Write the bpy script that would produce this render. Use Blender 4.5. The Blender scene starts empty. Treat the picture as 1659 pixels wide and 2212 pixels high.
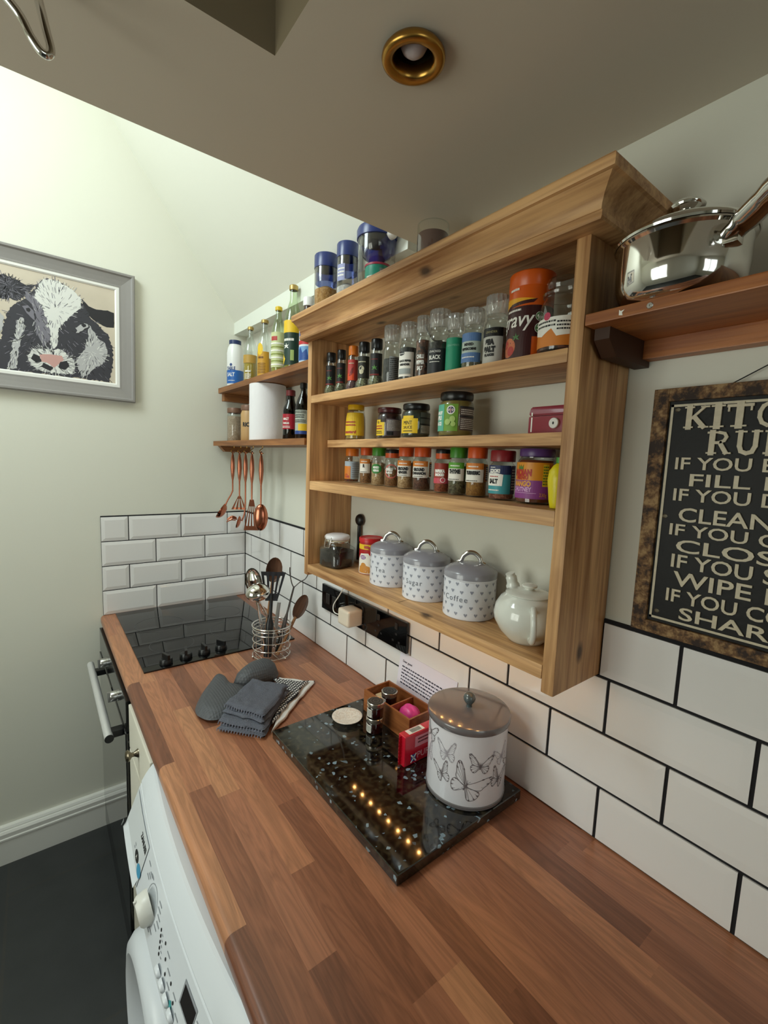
import bpy, bmesh, math, random
from math import pi, sin, cos, radians, atan2, sqrt
from mathutils import Vector, Matrix
from mathutils.geometry import tessellate_polygon
random.seed(7)
SC = bpy.context.scene
COL = SC.collection
ZO = 0.90                                   # worktop height; all coordinates below are relative to the worktop

# ------------------------------------------------------------------ camera, light, exposure
CX, CY, CZ = -0.7703, -2.0655, 0.6615
cam_d = bpy.data.cameras.new('camera')
cam = bpy.data.objects.new('camera', cam_d)
COL.objects.link(cam)
cam_d.sensor_fit = 'VERTICAL'
cam_d.sensor_height = 36.0
cam_d.lens = 36.0 * 973.73 / 2212.0
cam_d.clip_start = 0.01
Rx, Ry, Rz = (0.7936, -0.6072, 0.0382), (-0.0384, -0.1126, -0.9929), (0.6072, 0.7865, -0.1127)
cam.matrix_world = Matrix(((Rx[0], -Ry[0], -Rz[0], CX), (Rx[1], -Ry[1], -Rz[1], CY),
                           (Rx[2], -Ry[2], -Rz[2], CZ + ZO), (0, 0, 0, 1)))
SC.camera = cam
SC.view_settings.view_transform = 'Standard'
SC.view_settings.look = 'None'
SC.view_settings.exposure = 0.34
SC.view_settings.gamma = 1.0
SC.view_settings.use_curve_mapping = False
SC.cycles.transparent_max_bounces = 24
SC.cycles.max_bounces = 10
SC.cycles.caustics_reflective = False
SC.cycles.caustics_refractive = False
SC.cycles.sample_clamp_indirect = 6.0

world = bpy.data.worlds.new('sky')
SC.world = world
world.use_nodes = True
wb = world.node_tree.nodes['Background']
wb.inputs[0].default_value = (0.80, 0.90, 1.0, 1)
wb.inputs[1].default_value = 1.0

def area(name, loc, target, sx, sy, power, color):
    d = bpy.data.lights.new(name, 'AREA')
    d.shape = 'RECTANGLE'; d.size = sx; d.size_y = sy; d.energy = power; d.color = color
    o = bpy.data.objects.new(name, d); COL.objects.link(o)
    o.location = (loc[0], loc[1], loc[2] + ZO)
    o.rotation_euler = (Vector(target) - Vector(loc)).to_track_quat('-Z', 'Y').to_euler()
    return o
# daylight through the rooflight of the light well and the left window, plus an added back fill
area('daylight_rooflight', (-1.53, -0.74, 2.00), (-0.72, -0.74, 1.415), 0.6, 0.8, 22.5, (0.96, 0.98, 1.0))
area('daylight_window', (-2.02, -1.35, 0.50), (0.0, -1.35, 0.30), 0.9, 1.0, 11.5, (1.0, 0.90, 0.79))
area('fill_back', (-0.95, -4.12, 0.55), (-0.6, -1.5, 0.1), 0.95, 1.0, 4, (1.0, 0.94, 0.87))  # weak fill from behind, added to lift the lower right

# ------------------------------------------------------------------ materials
def lin(c):
    c = c / 255.0
    return c / 12.92 if c <= 0.04045 else ((c + 0.055) / 1.055) ** 2.4
def rgb(h):
    if isinstance(h, str):
        h = h.lstrip('#')
        return (lin(int(h[0:2], 16)), lin(int(h[2:4], 16)), lin(int(h[4:6], 16)), 1.0)
    return tuple(h) + (1.0,) if len(h) == 3 else tuple(h)
MATS = {}
def M(name, col='#808080', rough=0.5, metal=0.0, coat=0.0, spec=0.5, emit=None, bump=None, var=0.0, alpha=1.0):
    if name in MATS: return MATS[name]
    m = bpy.data.materials.new(name); m.use_nodes = True
    nt = m.node_tree; b = nt.nodes['Principled BSDF']
    c = rgb(col)
    b.inputs['Base Color'].default_value = c
    b.inputs['Roughness'].default_value = rough
    b.inputs['Metallic'].default_value = metal
    b.inputs['Coat Weight'].default_value = coat
    b.inputs['Coat Roughness'].default_value = 0.08
    b.inputs['Specular IOR Level'].default_value = spec
    if emit:
        b.inputs['Emission Color'].default_value = rgb(emit[0]); b.inputs['Emission Strength'].default_value = emit[1]
    if bump or var:
        tc = nt.nodes.new('ShaderNodeTexCoord')
        n = nt.nodes.new('ShaderNodeTexNoise'); n.inputs['Scale'].default_value = bump[0] if bump else 30
        n.inputs['Detail'].default_value = 4
        nt.links.new(tc.outputs['Object'], n.inputs['Vector'])
        if bump:
            bp = nt.nodes.new('ShaderNodeBump'); bp.inputs['Strength'].default_value = bump[1]
            bp.inputs['Distance'].default_value = bump[2] if len(bump) > 2 else 0.002
            nt.links.new(n.outputs['Fac'], bp.inputs['Height']); nt.links.new(bp.outputs['Normal'], b.inputs['Normal'])
        if var:
            mx = nt.nodes.new('ShaderNodeMix'); mx.data_type = 'RGBA'
            mx.inputs['A'].default_value = tuple(x * (1 - var) for x in c[:3]) + (1,)
            mx.inputs['B'].default_value = tuple(min(1, x * (1 + var)) for x in c[:3]) + (1,)
            nt.links.new(n.outputs['Fac'], mx.inputs['Factor']); nt.links.new(mx.outputs['Result'], b.inputs['Base Color'])
    MATS[name] = m
    return m
def glass(name, tint='#ffffff', refl=1.0, rough=0.03, milk=0.0):
    """thin clear wall: what passes is tinted, what bounces is a Fresnel mirror"""
    if name in MATS: return MATS[name]
    m = bpy.data.materials.new(name); m.use_nodes = True
    nt = m.node_tree; nt.nodes.remove(nt.nodes['Principled BSDF'])
    out = nt.nodes['Material Output']
    t = nt.nodes.new('ShaderNodeBsdfTransparent'); t.inputs[0].default_value = rgb(tint)
    g = nt.nodes.new('ShaderNodeBsdfGlossy'); g.inputs['Roughness'].default_value = rough
    lw = nt.nodes.new('ShaderNodeLayerWeight'); lw.inputs[0].default_value = 0.5
    pw = nt.nodes.new('ShaderNodeMath'); pw.operation = 'POWER'; pw.inputs[1].default_value = 4.0; nt.links.new(lw.outputs['Facing'], pw.inputs[0])
    mu = nt.nodes.new('ShaderNodeMath'); mu.operation = 'MULTIPLY_ADD'; mu.inputs[1].default_value = 0.75 * refl; mu.inputs[2].default_value = 0.05 * refl; mu.use_clamp = True
    x = nt.nodes.new('ShaderNodeMixShader')
    nt.links.new(pw.outputs[0], mu.inputs[0]); nt.links.new(mu.outputs[0], x.inputs[0])
    nt.links.new(t.outputs[0], x.inputs[1]); nt.links.new(g.outputs[0], x.inputs[2]); nt.links.new(x.outputs[0], out.inputs[0])
    if milk:
        d = nt.nodes.new('ShaderNodeBsdfDiffuse'); d.inputs[0].default_value = (.85, .85, .84, 1)
        y = nt.nodes.new('ShaderNodeMixShader'); y.inputs[0].default_value = milk
        nt.links.new(x.outputs[0], y.inputs[1]); nt.links.new(d.outputs[0], y.inputs[2]); nt.links.new(y.outputs[0], out.inputs[0])
    MATS[name] = m
    return m
def grainy(name, c1, c2, scale=350, rough=0.9):
    """a heap of ground spice, seeds or sugar"""
    if name in MATS: return MATS[name]
    m = M(name, c1, rough); nt = m.node_tree; b = nt.nodes['Principled BSDF']
    tc = nt.nodes.new('ShaderNodeTexCoord'); v = nt.nodes.new('ShaderNodeTexVoronoi'); v.inputs['Scale'].default_value = scale
    r = nt.nodes.new('ShaderNodeValToRGB'); r.color_ramp.elements[0].color = rgb(c2); r.color_ramp.elements[1].color = rgb(c1)
    r.color_ramp.elements[0].position = 0.15; r.color_ramp.elements[1].position = 0.75
    s = nt.nodes.new('ShaderNodeSeparateColor')
    nt.links.new(tc.outputs['Object'], v.inputs['Vector']); nt.links.new(v.outputs['Color'], s.inputs[0])
    nt.links.new(s.outputs[0], r.inputs[0]); nt.links.new(r.outputs[0], b.inputs['Base Color'])
    bp = nt.nodes.new('ShaderNodeBump'); bp.inputs['Strength'].default_value = 0.6; bp.inputs['Distance'].default_value = 0.001
    nt.links.new(v.outputs['Distance'], bp.inputs['Height']); nt.links.new(bp.outputs['Normal'], b.inputs['Normal'])
    return m
def math_node(nt, op, a, b=None, clamp=False):
    n = nt.nodes.new('ShaderNodeMath'); n.operation = op; n.use_clamp = clamp
    for i, v in enumerate((a, b)):
        if v is None: continue
        if isinstance(v, (int, float)): n.inputs[i].default_value = v
        else: nt.links.new(v, n.inputs[i])
    return n.outputs[0]
def wood(name, axis, light, dark, knots=True, rough=0.5, grain=1.0, knotcol='#2b1608', kscale=8.0):
    if name in MATS: return MATS[name]
    m = M(name, light, rough); nt = m.node_tree; b = nt.nodes['Principled BSDF']; L = nt.links
    tc = nt.nodes.new('ShaderNodeTexCoord'); oi = nt.nodes.new('ShaderNodeObjectInfo')
    add = nt.nodes.new('ShaderNodeVectorMath'); add.operation = 'ADD'
    cmb = nt.nodes.new('ShaderNodeCombineXYZ')
    r10 = math_node(nt, 'MULTIPLY', oi.outputs['Random'], 7.0)
    for k in range(3): L.new(r10, cmb.inputs[k])
    L.new(tc.outputs['Object'], add.inputs[0]); L.new(cmb.outputs[0], add.inputs[1])
    def mapped(along, across):
        mp = nt.nodes.new('ShaderNodeMapping'); s = [across] * 3; s['xyz'.index(axis)] = along
        mp.inputs['Scale'].default_value = s; L.new(add.outputs[0], mp.inputs['Vector']); return mp.outputs[0]
    n1 = nt.nodes.new('ShaderNodeTexNoise'); n1.inputs['Scale'].default_value = 1; n1.inputs['Detail'].default_value = 5
    n1.inputs['Distortion'].default_value = 1.2; L.new(mapped(2.0, 22 * grain), n1.inputs['Vector'])
    n2 = nt.nodes.new('ShaderNodeTexNoise'); n2.inputs['Scale'].default_value = 1; n2.inputs['Detail'].default_value = 3
    L.new(mapped(6.0, 190 * grain), n2.inputs['Vector'])
    f = math_node(nt, 'ADD', math_node(nt, 'MULTIPLY', n1.outputs['Fac'], 0.8), math_node(nt, 'MULTIPLY', n2.outputs['Fac'], 0.35))
    rp = nt.nodes.new('ShaderNodeValToRGB')
    rp.color_ramp.elements[0].position = 0.40; rp.color_ramp.elements[0].color = rgb(dark)
    rp.color_ramp.elements[1].position = 0.70; rp.color_ramp.elements[1].color = rgb(light)
    L.new(f, rp.inputs[0]); colr = rp.outputs[0]
    if knots:
        v = nt.nodes.new('ShaderNodeTexVoronoi'); v.inputs['Scale'].default_value = 1.0
        L.new(mapped(kscale * 0.55, kscale), v.inputs['Vector'])
        k = nt.nodes.new('ShaderNodeMapRange'); k.inputs[1].default_value = 0.035; k.inputs[2].default_value = 0.10
        k.inputs[3].default_value = 0.85; k.inputs[4].default_value = 0.0
        L.new(v.outputs['Distance'], k.inputs[0])
        mx = nt.nodes.new('ShaderNodeMix'); mx.data_type = 'RGBA'; mx.inputs['B'].default_value = rgb(knotcol)
        L.new(k.outputs[0], mx.inputs['Factor']); L.new(colr, mx.inputs['A']); colr = mx.outputs['Result']
    n3 = nt.nodes.new('ShaderNodeTexNoise'); n3.inputs['Scale'].default_value = 1; n3.inputs['Detail'].default_value = 4; n3.inputs['Distortion'].default_value = 2.0
    L.new(mapped(1.1, 9 * grain), n3.inputs['Vector'])
    tone = math_node(nt, 'ADD', 0.62, math_node(nt, 'MULTIPLY', n3.outputs['Fac'], 0.76))
    sv = nt.nodes.new('ShaderNodeVectorMath'); sv.operation = 'SCALE'; L.new(colr, sv.inputs[0]); L.new(tone, sv.inputs['Scale']); colr = sv.outputs[0]
    L.new(colr, b.inputs['Base Color'])
    bp = nt.nodes.new('ShaderNodeBump'); bp.inputs['Strength'].default_value = 0.25; bp.inputs['Distance'].default_value = 0.001
    L.new(n2.outputs['Fac'], bp.inputs['Height']); L.new(bp.outputs['Normal'], b.inputs['Normal'])
    return m
def staves(name):
    """walnut block worktop: staves along y, each with its own tone and grain"""
    m = M(name, '#8a5a3c', 0.36); nt = m.node_tree; b = nt.nodes['Principled BSDF']; L = nt.links
    tc = nt.nodes.new('ShaderNodeTexCoord'); sp = nt.nodes.new('ShaderNodeSeparateXYZ'); L.new(tc.outputs['Object'], sp.inputs[0])
    X, Y, Z = sp.outputs
    row = math_node(nt, 'FLOOR', math_node(nt, 'DIVIDE', math_node(nt, 'ADD', X, math_node(nt, 'MULTIPLY', Z, 0.25)), 0.043))
    w1 = nt.nodes.new('ShaderNodeTexWhiteNoise'); w1.noise_dimensions = '1D'; L.new(row, w1.inputs['W'])
    yy = math_node(nt, 'ADD', Y, math_node(nt, 'MULTIPLY', w1.outputs['Value'], 3.7))
    ln = math_node(nt, 'ADD', 0.34, math_node(nt, 'MULTIPLY', w1.outputs['Value'], 0.20))
    idx = math_node(nt, 'FLOOR', math_node(nt, 'DIVIDE', yy, ln))
    cv = nt.nodes.new('ShaderNodeCombineXYZ'); L.new(row, cv.inputs[0]); L.new(idx, cv.inputs[1])
    w2 = nt.nodes.new('ShaderNodeTexWhiteNoise'); w2.noise_dimensions = '2D'; L.new(cv.outputs[0], w2.inputs['Vector'])
    rp = nt.nodes.new('ShaderNodeValToRGB'); e = rp.color_ramp.elements
    e[0].position = 0.0; e[0].color = rgb(STV[0]); e[1].position = 1.0; e[1].color = rgb(STV[4])
    for p, c in ((0.3, STV[1]), (0.55, STV[2]), (0.8, STV[3])):
        x = rp.color_ramp.elements.new(p); x.color = rgb(c)
    L.new(w2.outputs['Value'], rp.inputs[0])
    off = math_node(nt, 'MULTIPLY', w2.outputs['Value'], 23.0)
    cg = nt.nodes.new('ShaderNodeCombineXYZ')
    L.new(math_node(nt, 'MULTIPLY', X, 30.0), cg.inputs[0]); L.new(math_node(nt, 'ADD', math_node(nt, 'MULTIPLY', Y, 2.6), off), cg.inputs[1]); L.new(math_node(nt, 'MULTIPLY', Z, 30.0), cg.inputs[2])
    n1 = nt.nodes.new('ShaderNodeTexNoise'); n1.inputs['Scale'].default_value = 1.0; n1.inputs['Detail'].default_value = 4; n1.inputs['Distortion'].default_value = 1.0
    L.new(cg.outputs[0], n1.inputs['Vector'])
    rings = math_node(nt, 'FRACT', math_node(nt, 'MULTIPLY', n1.outputs['Fac'], 7.0))
    rings = math_node(nt, 'ABSOLUTE', math_node(nt, 'SUBTRACT', rings, 0.5))
    cf = nt.nodes.new('ShaderNodeCombineXYZ')
    L.new(math_node(nt, 'MULTIPLY', X, 420.0), cf.inputs[0]); L.new(math_node(nt, 'MULTIPLY', Y, 9.0), cf.inputs[1]); L.new(math_node(nt, 'MULTIPLY', Z, 420.0), cf.inputs[2])
    n2 = nt.nodes.new('ShaderNodeTexNoise'); n2.inputs['Scale'].default_value = 1.0; n2.inputs['Detail'].default_value = 2
    L.new(cf.outputs[0], n2.inputs['Vector'])
    k = math_node(nt, 'ADD', 0.62, math_node(nt, 'ADD', math_node(nt, 'MULTIPLY', rings, 0.62), math_node(nt, 'MULTIPLY', n2.outputs['Fac'], 0.46)))
    mu = nt.nodes.new('ShaderNodeVectorMath'); mu.operation = 'SCALE'
    L.new(rp.outputs[0], mu.inputs[0]); L.new(k, mu.inputs['Scale'])
    L.new(mu.outputs[0], b.inputs['Base Color'])
    L.new(math_node(nt, 'ADD', 0.28, math_node(nt, 'MULTIPLY', n2.outputs['Fac'], 0.12)), b.inputs['Roughness'])
    return m
STV = ['#744834', '#8a573e', '#9c664b', '#a97151', '#b7815c']

# ------------------------------------------------------------------ mesh helpers
def new(name, me, mat=None, parent=None, loc=(0, 0, 0), rot=(0, 0, 0)):
    o = bpy.data.objects.new(name, me); COL.objects.link(o)
    if mat is not None:
        for mm in (mat if isinstance(mat, (list, tuple)) else [mat]): me.materials.append(mm)
    o.location = loc if parent else (loc[0], loc[1], loc[2] + ZO)
    o.rotation_euler = rot
    if parent: o.parent = parent
    return o
def fin(bm, name, mat, parent=None, smooth=None, loc=(0, 0, 0), rot=(0, 0, 0), normals=True):
    if normals: bmesh.ops.recalc_face_normals(bm, faces=bm.faces[:])
    me = bpy.data.meshes.new(name); bm.to_mesh(me); bm.free()
    if smooth:
        me.polygons.foreach_set('use_smooth', [True] * len(me.polygons)); me.set_sharp_from_angle(angle=radians(smooth))
    return new(name, me, mat, parent, loc, rot)
def tag(o, label=None, cat=None, group=None, kind=None):
    if label: o['label'] = label
    if cat: o['category'] = cat
    if group: o['group'] = group
    if kind: o['kind'] = kind
    return o
def thing(name, label, cat, loc, rz=0.0, group=None):
    o = bpy.data.objects.new(name, None); COL.objects.link(o); o.empty_display_size = 0.05
    o.location = (loc[0], loc[1], loc[2] + ZO); o.rotation_euler = (0, 0, rz)
    return tag(o, label, cat, group)
def B(): return bmesh.new()
def box(bm, x0, x1, y0, y1, z0, z1, bev=0.0, seg=2, mi=0):
    r = bmesh.ops.create_cube(bm, size=1.0)
    vs = r['verts']
    for v in vs:
        v.co = Vector(((x0 + x1) / 2 + v.co.x * (x1 - x0), (y0 + y1) / 2 + v.co.y * (y1 - y0), (z0 + z1) / 2 + v.co.z * (z1 - z0)))
    fs = set(f for v in vs for f in v.link_faces)
    for f in fs: f.material_index = mi
    if bev > 0:
        es = list(set(e for v in vs for e in v.link_edges))
        bmesh.ops.bevel(bm, geom=es, offset=bev, segments=seg, affect='EDGES', profile=0.7)
    return bm
def lathe(bm, prof, seg=28, c=(0, 0, 0), mi=0, squash=None):
    rings = []
    for r, z in prof:
        if r <= 1e-6: rings.append([bm.verts.new((c[0], c[1], c[2] + z))])
        else:
            ring = []
            for i in range(seg):
                a = 2 * pi * i / seg; rr = r
                if squash: rr = r * squash(a, z)
                ring.append(bm.verts.new((c[0] + rr * cos(a), c[1] + rr * sin(a), c[2] + z)))
            rings.append(ring)
    for a, b in zip(rings, rings[1:]):
        if len(a) == 1 and len(b) == 1: continue
        for i in range(seg):
            j = (i + 1) % seg
            if len(a) == 1: f = bm.faces.new((a[0], b[i], b[j]))
            elif len(b) == 1: f = bm.faces.new((a[i], b[0], a[j]))
            else: f = bm.faces.new((a[i], b[i], b[j], a[j]))
            f.material_index = mi
    return bm
def tube(bm, pts, r, seg=8, closed=False, mi=0, flat=None):
    pts = [Vector(p) for p in pts]; n = len(pts)
    rs = r if isinstance(r, (list, tuple)) else [r] * n
    rings = []; prev = None
    for i, p in enumerate(pts):
        if closed: t = pts[(i + 1) % n] - pts[i - 1]
        else: t = pts[min(i + 1, n - 1)] - pts[max(i - 1, 0)]
        t.normalize()
        if prev is None:
            up = Vector((0, 0, 1)) if abs(t.z) < 0.9 else Vector((1, 0, 0))
            u = t.cross(up).normalized()
        else:
            u = prev - t * prev.dot(t); u.normalize()
        prev = u; w = t.cross(u)
        k = flat if flat else 1.0
        rings.append([bm.verts.new(p + (u * cos(2 * pi * q / seg) + w * sin(2 * pi * q / seg) * k) * rs[i]) for q in range(seg)])
    m = n if closed else n - 1
    for i in range(m):
        a, b = rings[i], rings[(i + 1) % n]
        for q in range(seg):
            f = bm.faces.new((a[q], a[(q + 1) % seg], b[(q + 1) % seg], b[q])); f.material_index = mi
    if not closed:
        for ring in (rings[0], rings[-1]):
            f = bm.faces.new(ring); f.material_index = mi
    return bm
def prism(bm, poly, ax, a, b, mi=0):
    """extrude a 2-D outline along axis ax; poly is in the other two axes in xyz order"""
    def P(p, t):
        if ax == 'x': return (t, p[0], p[1])
        if ax == 'y': return (p[0], t, p[1])
        return (p[0], p[1], t)
    A = [bm.verts.new(P(p, a)) for p in poly]; C = [bm.verts.new(P(p, b)) for p in poly]
    n = len(poly)
    fs = [bm.faces.new(A), bm.faces.new(C[::-1])]
    for i in range(n): fs.append(bm.faces.new((A[i], C[i], C[(i + 1) % n], A[(i + 1) % n])))
    for f in fs: f.material_index = mi
    return bm
def ell(bm, c, rx, ry, rz, seg=16, rings=10, mi=0):
    r = bmesh.ops.create_uvsphere(bm, u_segments=seg, v_segments=rings, radius=1.0)
    for v in r['verts']:
        v.co = Vector((c[0] + v.co.x * rx, c[1] + v.co.y * ry, c[2] + v.co.z * rz))
        for f in v.link_faces: f.material_index = mi
    return bm
def smooth_path(pts, n=6):
    """Catmull-Rom through pts"""
    P = [Vector(p) for p in pts]; out = []
    for i in range(len(P) - 1):
        a = P[max(i - 1, 0)]; b = P[i]; c = P[i + 1]; d = P[min(i + 2, len(P) - 1)]
        for k in range(n):
            t = k / n
            out.append(0.5 * ((2 * b) + (c - a) * t + (2 * a - 5 * b + 4 * c - d) * t * t + (3 * b - a - 3 * c + d) * t ** 3))
    out.append(P[-1]); return out
# flat shapes that are printed on something: 2-D coordinates mapped by a function onto the surface
def on_wall_x(x, y0, z0): return lambda X, Y: Vector((x, y0 - X, z0 + Y))          # read from -x
def on_wall_y(y, x0, z0): return lambda X, Y: Vector((x0 + X, y, z0 + Y))          # read from -y
def on_cyl(r, a0, z0): return lambda X, Y: Vector((r * cos(a0 + X / r), r * sin(a0 + X / r), z0 + Y))
_tc = {}
def text2d(body, size, bold=0.0, wx=1.0, shear=0.0, align='CENTER', sp=1.0):
    key = (body, size, bold, wx, shear, align, sp)
    if key in _tc: return _tc[key]
    cu = bpy.data.curves.new('t', 'FONT'); cu.body = body; cu.size = size; cu.offset = bold; cu.shear = shear
    cu.align_x = align; cu.resolution_u = 3; cu.space_character = sp
    o = bpy.data.objects.new('t', cu); me = o.to_mesh()
    vs = [(v.co.x * wx, v.co.y) for v in me.vertices]; fs = [tuple(p.vertices) for p in me.polygons]
    o.to_mesh_clear(); bpy.data.objects.remove(o); bpy.data.curves.remove(cu)
    _tc[key] = (vs, fs); return vs, fs
def put_text(bm, body, size, f, mi=0, **k):
    vs, fs = text2d(body, size, **k)
    V = [bm.verts.new(f(x, y)) for x, y in vs]
    for q in fs:
        try:
            g = bm.faces.new([V[i] for i in q]); g.material_index = mi
        except ValueError: pass
def put_poly(bm, pts, f, mi=0):
    def split(a, b, c, n):
        ab, bc, ca = (a - b).length, (b - c).length, (c - a).length; m = max(ab, bc, ca)
        if m < .007 or n > 9:
            g = bm.faces.new([bm.verts.new(f(p.x, p.y)) for p in (a, b, c)]); g.material_index = mi; return
        if m == bc: a, b, c = b, c, a
        elif m == ca: a, b, c = c, a, b
        h = (a + b) / 2; split(a, h, c, n + 1); split(h, b, c, n + 1)
    W = [Vector(p) for p in pts]
    for t in tessellate_polygon([[Vector((x, y, 0)) for x, y in pts]]): split(W[t[0]], W[t[1]], W[t[2]], 0)
def put_grid(bm, x0, x1, y0, y1, f, nx=8, ny=1, mi=0):
    V = [[bm.verts.new(f(x0 + (x1 - x0) * i / nx, y0 + (y1 - y0) * j / ny)) for j in range(ny + 1)] for i in range(nx + 1)]
    for i in range(nx):
        for j in range(ny):
            g = bm.faces.new((V[i][j], V[i + 1][j], V[i + 1][j + 1], V[i][j + 1])); g.material_index = mi
def put_line(bm, pts, w, f, mi=0, closed=False):
    P = [Vector((x, y)) for x, y in pts]; n = len(P)
    for i in range(n if closed else n - 1):
        a, b = P[i], P[(i + 1) % n]; d = b - a
        if d.length < 1e-7: continue
        d.normalize(); q = Vector((-d.y, d.x)) * w / 2; e = d * w * 0.3
        V = [bm.verts.new(f(v.x, v.y)) for v in (a - q - e, b - q + e, b + q + e, a + q - e)]
        g = bm.faces.new(V); g.material_index = mi
def circle2d(cx, cy, r, n=16, ry=None): return [(cx + r * cos(2 * pi * i / n), cy + (ry or r) * sin(2 * pi * i / n)) for i in range(n)]
def face_angle(x, y): return atan2(CY - y, CX - x)

# ------------------------------------------------------------------ palette
PAINT = M('sage_wall_paint', '#e0dfd3', 0.55, bump=(180, 0.12, 0.001))
CEILP = M('ceiling_paint', '#cdc3b2', 0.8, bump=(120, 0.1, 0.001))
WHITE = M('white_gloss_paint', '#ecebe6', 0.35)
TILE = M('white_tile_glaze', '#e9e7e6', 0.12, coat=0.3)
GROUT = M('black_grout', '#17161a', 0.9)
SLATE = M('slate_floor', '#26292b', 0.55, bump=(14, 0.35, 0.004), var=0.35)
STEEL = M('polished_steel', '#d8d6d2', 0.07, metal=1.0)
BRUSH = M('brushed_steel', '#b9b8b6', 0.28, metal=1.0)
CHROME = M('chrome_wire', '#e2e0dc', 0.12, metal=1.0)
BRASS = M('aged_brass', '#b58a45', 0.28, metal=1.0, var=0.25)
COPPER = M('copper', '#b8735a', 0.2, metal=1.0)
BLACKP = M('black_plastic', '#101012', 0.35)
BLACKG = M('black_glass', '#050506', 0.04)
CREAM = M('cream_cabinet', '#e4dfd0', 0.4)
ENAMEL = M('white_enamel', '#d3d7dc', 0.3)
GREYW = M('pale_grey_print', '#8d9096', 0.5)
INK = M('black_ink', '#18171a', 0.6)
WHITEI = M('white_ink', '#f3f1ea', 0.6)
PINE = {a: wood('aged_pine_' + a, a, '#daab76', '#8d5b31', True, 0.5) for a in 'yxz'}
DPINE = {a: wood('red_brown_pine_' + a, a, '#bd783f', '#874a22', True, 0.42, kscale=2.5) for a in 'yxz'}
LPINE = {a: wood('brown_pine_' + a, a, '#a8703f', '#6d4020', True, 0.5, kscale=2.5) for a in 'yxz'}
WALNUT = staves('walnut_block_worktop')

# ------------------------------------------------------------------ room shell
def struct(o): return tag(o, kind='structure')
FL = -0.9
XL, YB, CE, EDGE = -1.9, -4.0, 1.183, -1.185
bm = B(); box(bm, XL - .1, .11, YB - .1, .11, FL - .05, FL)
fl = fin(bm, 'floor', SLATE); struct(fl)
nt = SLATE.node_tree; bs = nt.nodes['Principled BSDF']
tc = nt.nodes.new('ShaderNodeTexCoord'); br = nt.nodes.new('ShaderNodeTexBrick'); br.offset = 0.5
br.inputs['Scale'].default_value = 1; br.inputs['Brick Width'].default_value = 0.6; br.inputs['Row Height'].default_value = 0.42
br.inputs['Mortar Size'].default_value = 0.004
br.inputs['Color1'].default_value = rgb('#2c3032'); br.inputs['Color2'].default_value = rgb('#363839'); br.inputs['Mortar'].default_value = rgb('#383836')
mpg = nt.nodes.new('ShaderNodeMapping'); mpg.inputs['Rotation'].default_value = (0, 0, pi / 2); mpg.inputs['Location'].default_value = (0.12, 0.07, 0)
nt.links.new(tc.outputs['Object'], mpg.inputs[0]); nt.links.new(mpg.outputs[0], br.inputs['Vector'])
mxs = nt.nodes.new('ShaderNodeMix'); mxs.data_type = 'RGBA'; mxs.blend_type = 'MULTIPLY'; mxs.inputs['Factor'].default_value = 0.6
nz = nt.nodes.new('ShaderNodeTexNoise'); nz.inputs['Scale'].default_value = 9; nz.inputs['Detail'].default_value = 6
nt.links.new(tc.outputs['Object'], nz.inputs['Vector'])
rr_ = nt.nodes.new('ShaderNodeValToRGB'); rr_.color_ramp.elements[0].color = (.35, .35, .36, 1); rr_.color_ramp.elements[1].color = (1.6, 1.55, 1.5, 1)
nt.links.new(nz.outputs['Fac'], rr_.inputs[0]); nt.links.new(br.outputs['Color'], mxs.inputs['A']); nt.links.new(rr_.outputs[0], mxs.inputs['B'])
nt.links.new(mxs.outputs['Result'], bs.inputs['Base Color'])

bm = B(); box(bm, XL, .008, .008, .1, FL, 2.7); struct(fin(bm, 'wall_end', PAINT))
bm = B(); box(bm, .008, .1, YB, .1, FL, 1.3); struct(fin(bm, 'wall_right', PAINT))
def wall_with_hole(name, ax, pos, thick, a0, a1, z0, z1, h):
    bm = B(); ha0, ha1, hz0, hz1 = h
    for (p, q, r, s) in ((a0, ha0, z0, z1), (ha1, a1, z0, z1), (ha0, ha1, z0, hz0), (ha0, ha1, hz1, z1)):
        if ax == 'x': box(bm, pos, pos + thick, p, q, r, s)
        else: box(bm, p, q, pos, pos + thick, r, s)
    return struct(fin(bm, name, PAINT))
wall_with_hole('wall_left', 'x', XL - .1, .1, YB, .1, FL, 1.35, (-1.85, -.85, 0.0, 1.0))
wall_with_hole('wall_back', 'y', YB - .1, .1, XL - .1, .1, FL, 1.3, (-1.45, -.45, 0.05, 1.05))
PANE = glass('window_pane', '#f4faf8')
def window(n, ax, pos, a0, a1, z0, z1):
    bm = B(); w = .045; d = .05
    def bx(p, q, r, s):
        if ax == 'x': box(bm, pos - d, pos, p, q, r, s, .004)
        else: box(bm, p, q, pos - d, pos, r, s, .004)
    bx(a0, a0 + w, z0, z1); bx(a1 - w, a1, z0, z1); bx(a0 + w, a1 - w, z0, z0 + w); bx(a0 + w, a1 - w, z1 - w, z1)
    m = (a0 + a1) / 2; bx(m - .018, m + .018, z0 + w, z1 - w)
    f = struct(fin(bm, 'window_%d' % n, WHITE))  # window_2 is the added, unseen opening for the back fill
    bm = B()
    if ax == 'x': box(bm, pos - .032, pos - .028, a0 + .02, a1 - .02, z0 + .02, z1 - .02)
    else: box(bm, a0 + .02, a1 - .02, pos - .032, pos - .028, z0 + .02, z1 - .02)
    fin(bm, 'pane', PANE, f)
window(1, 'x', XL, -1.85, -.85, .0, 1.0)
window(2, 'y', YB, -1.45, -.45, .05, 1.05)  # unseen back window, added as the opening for the back fill

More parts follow.
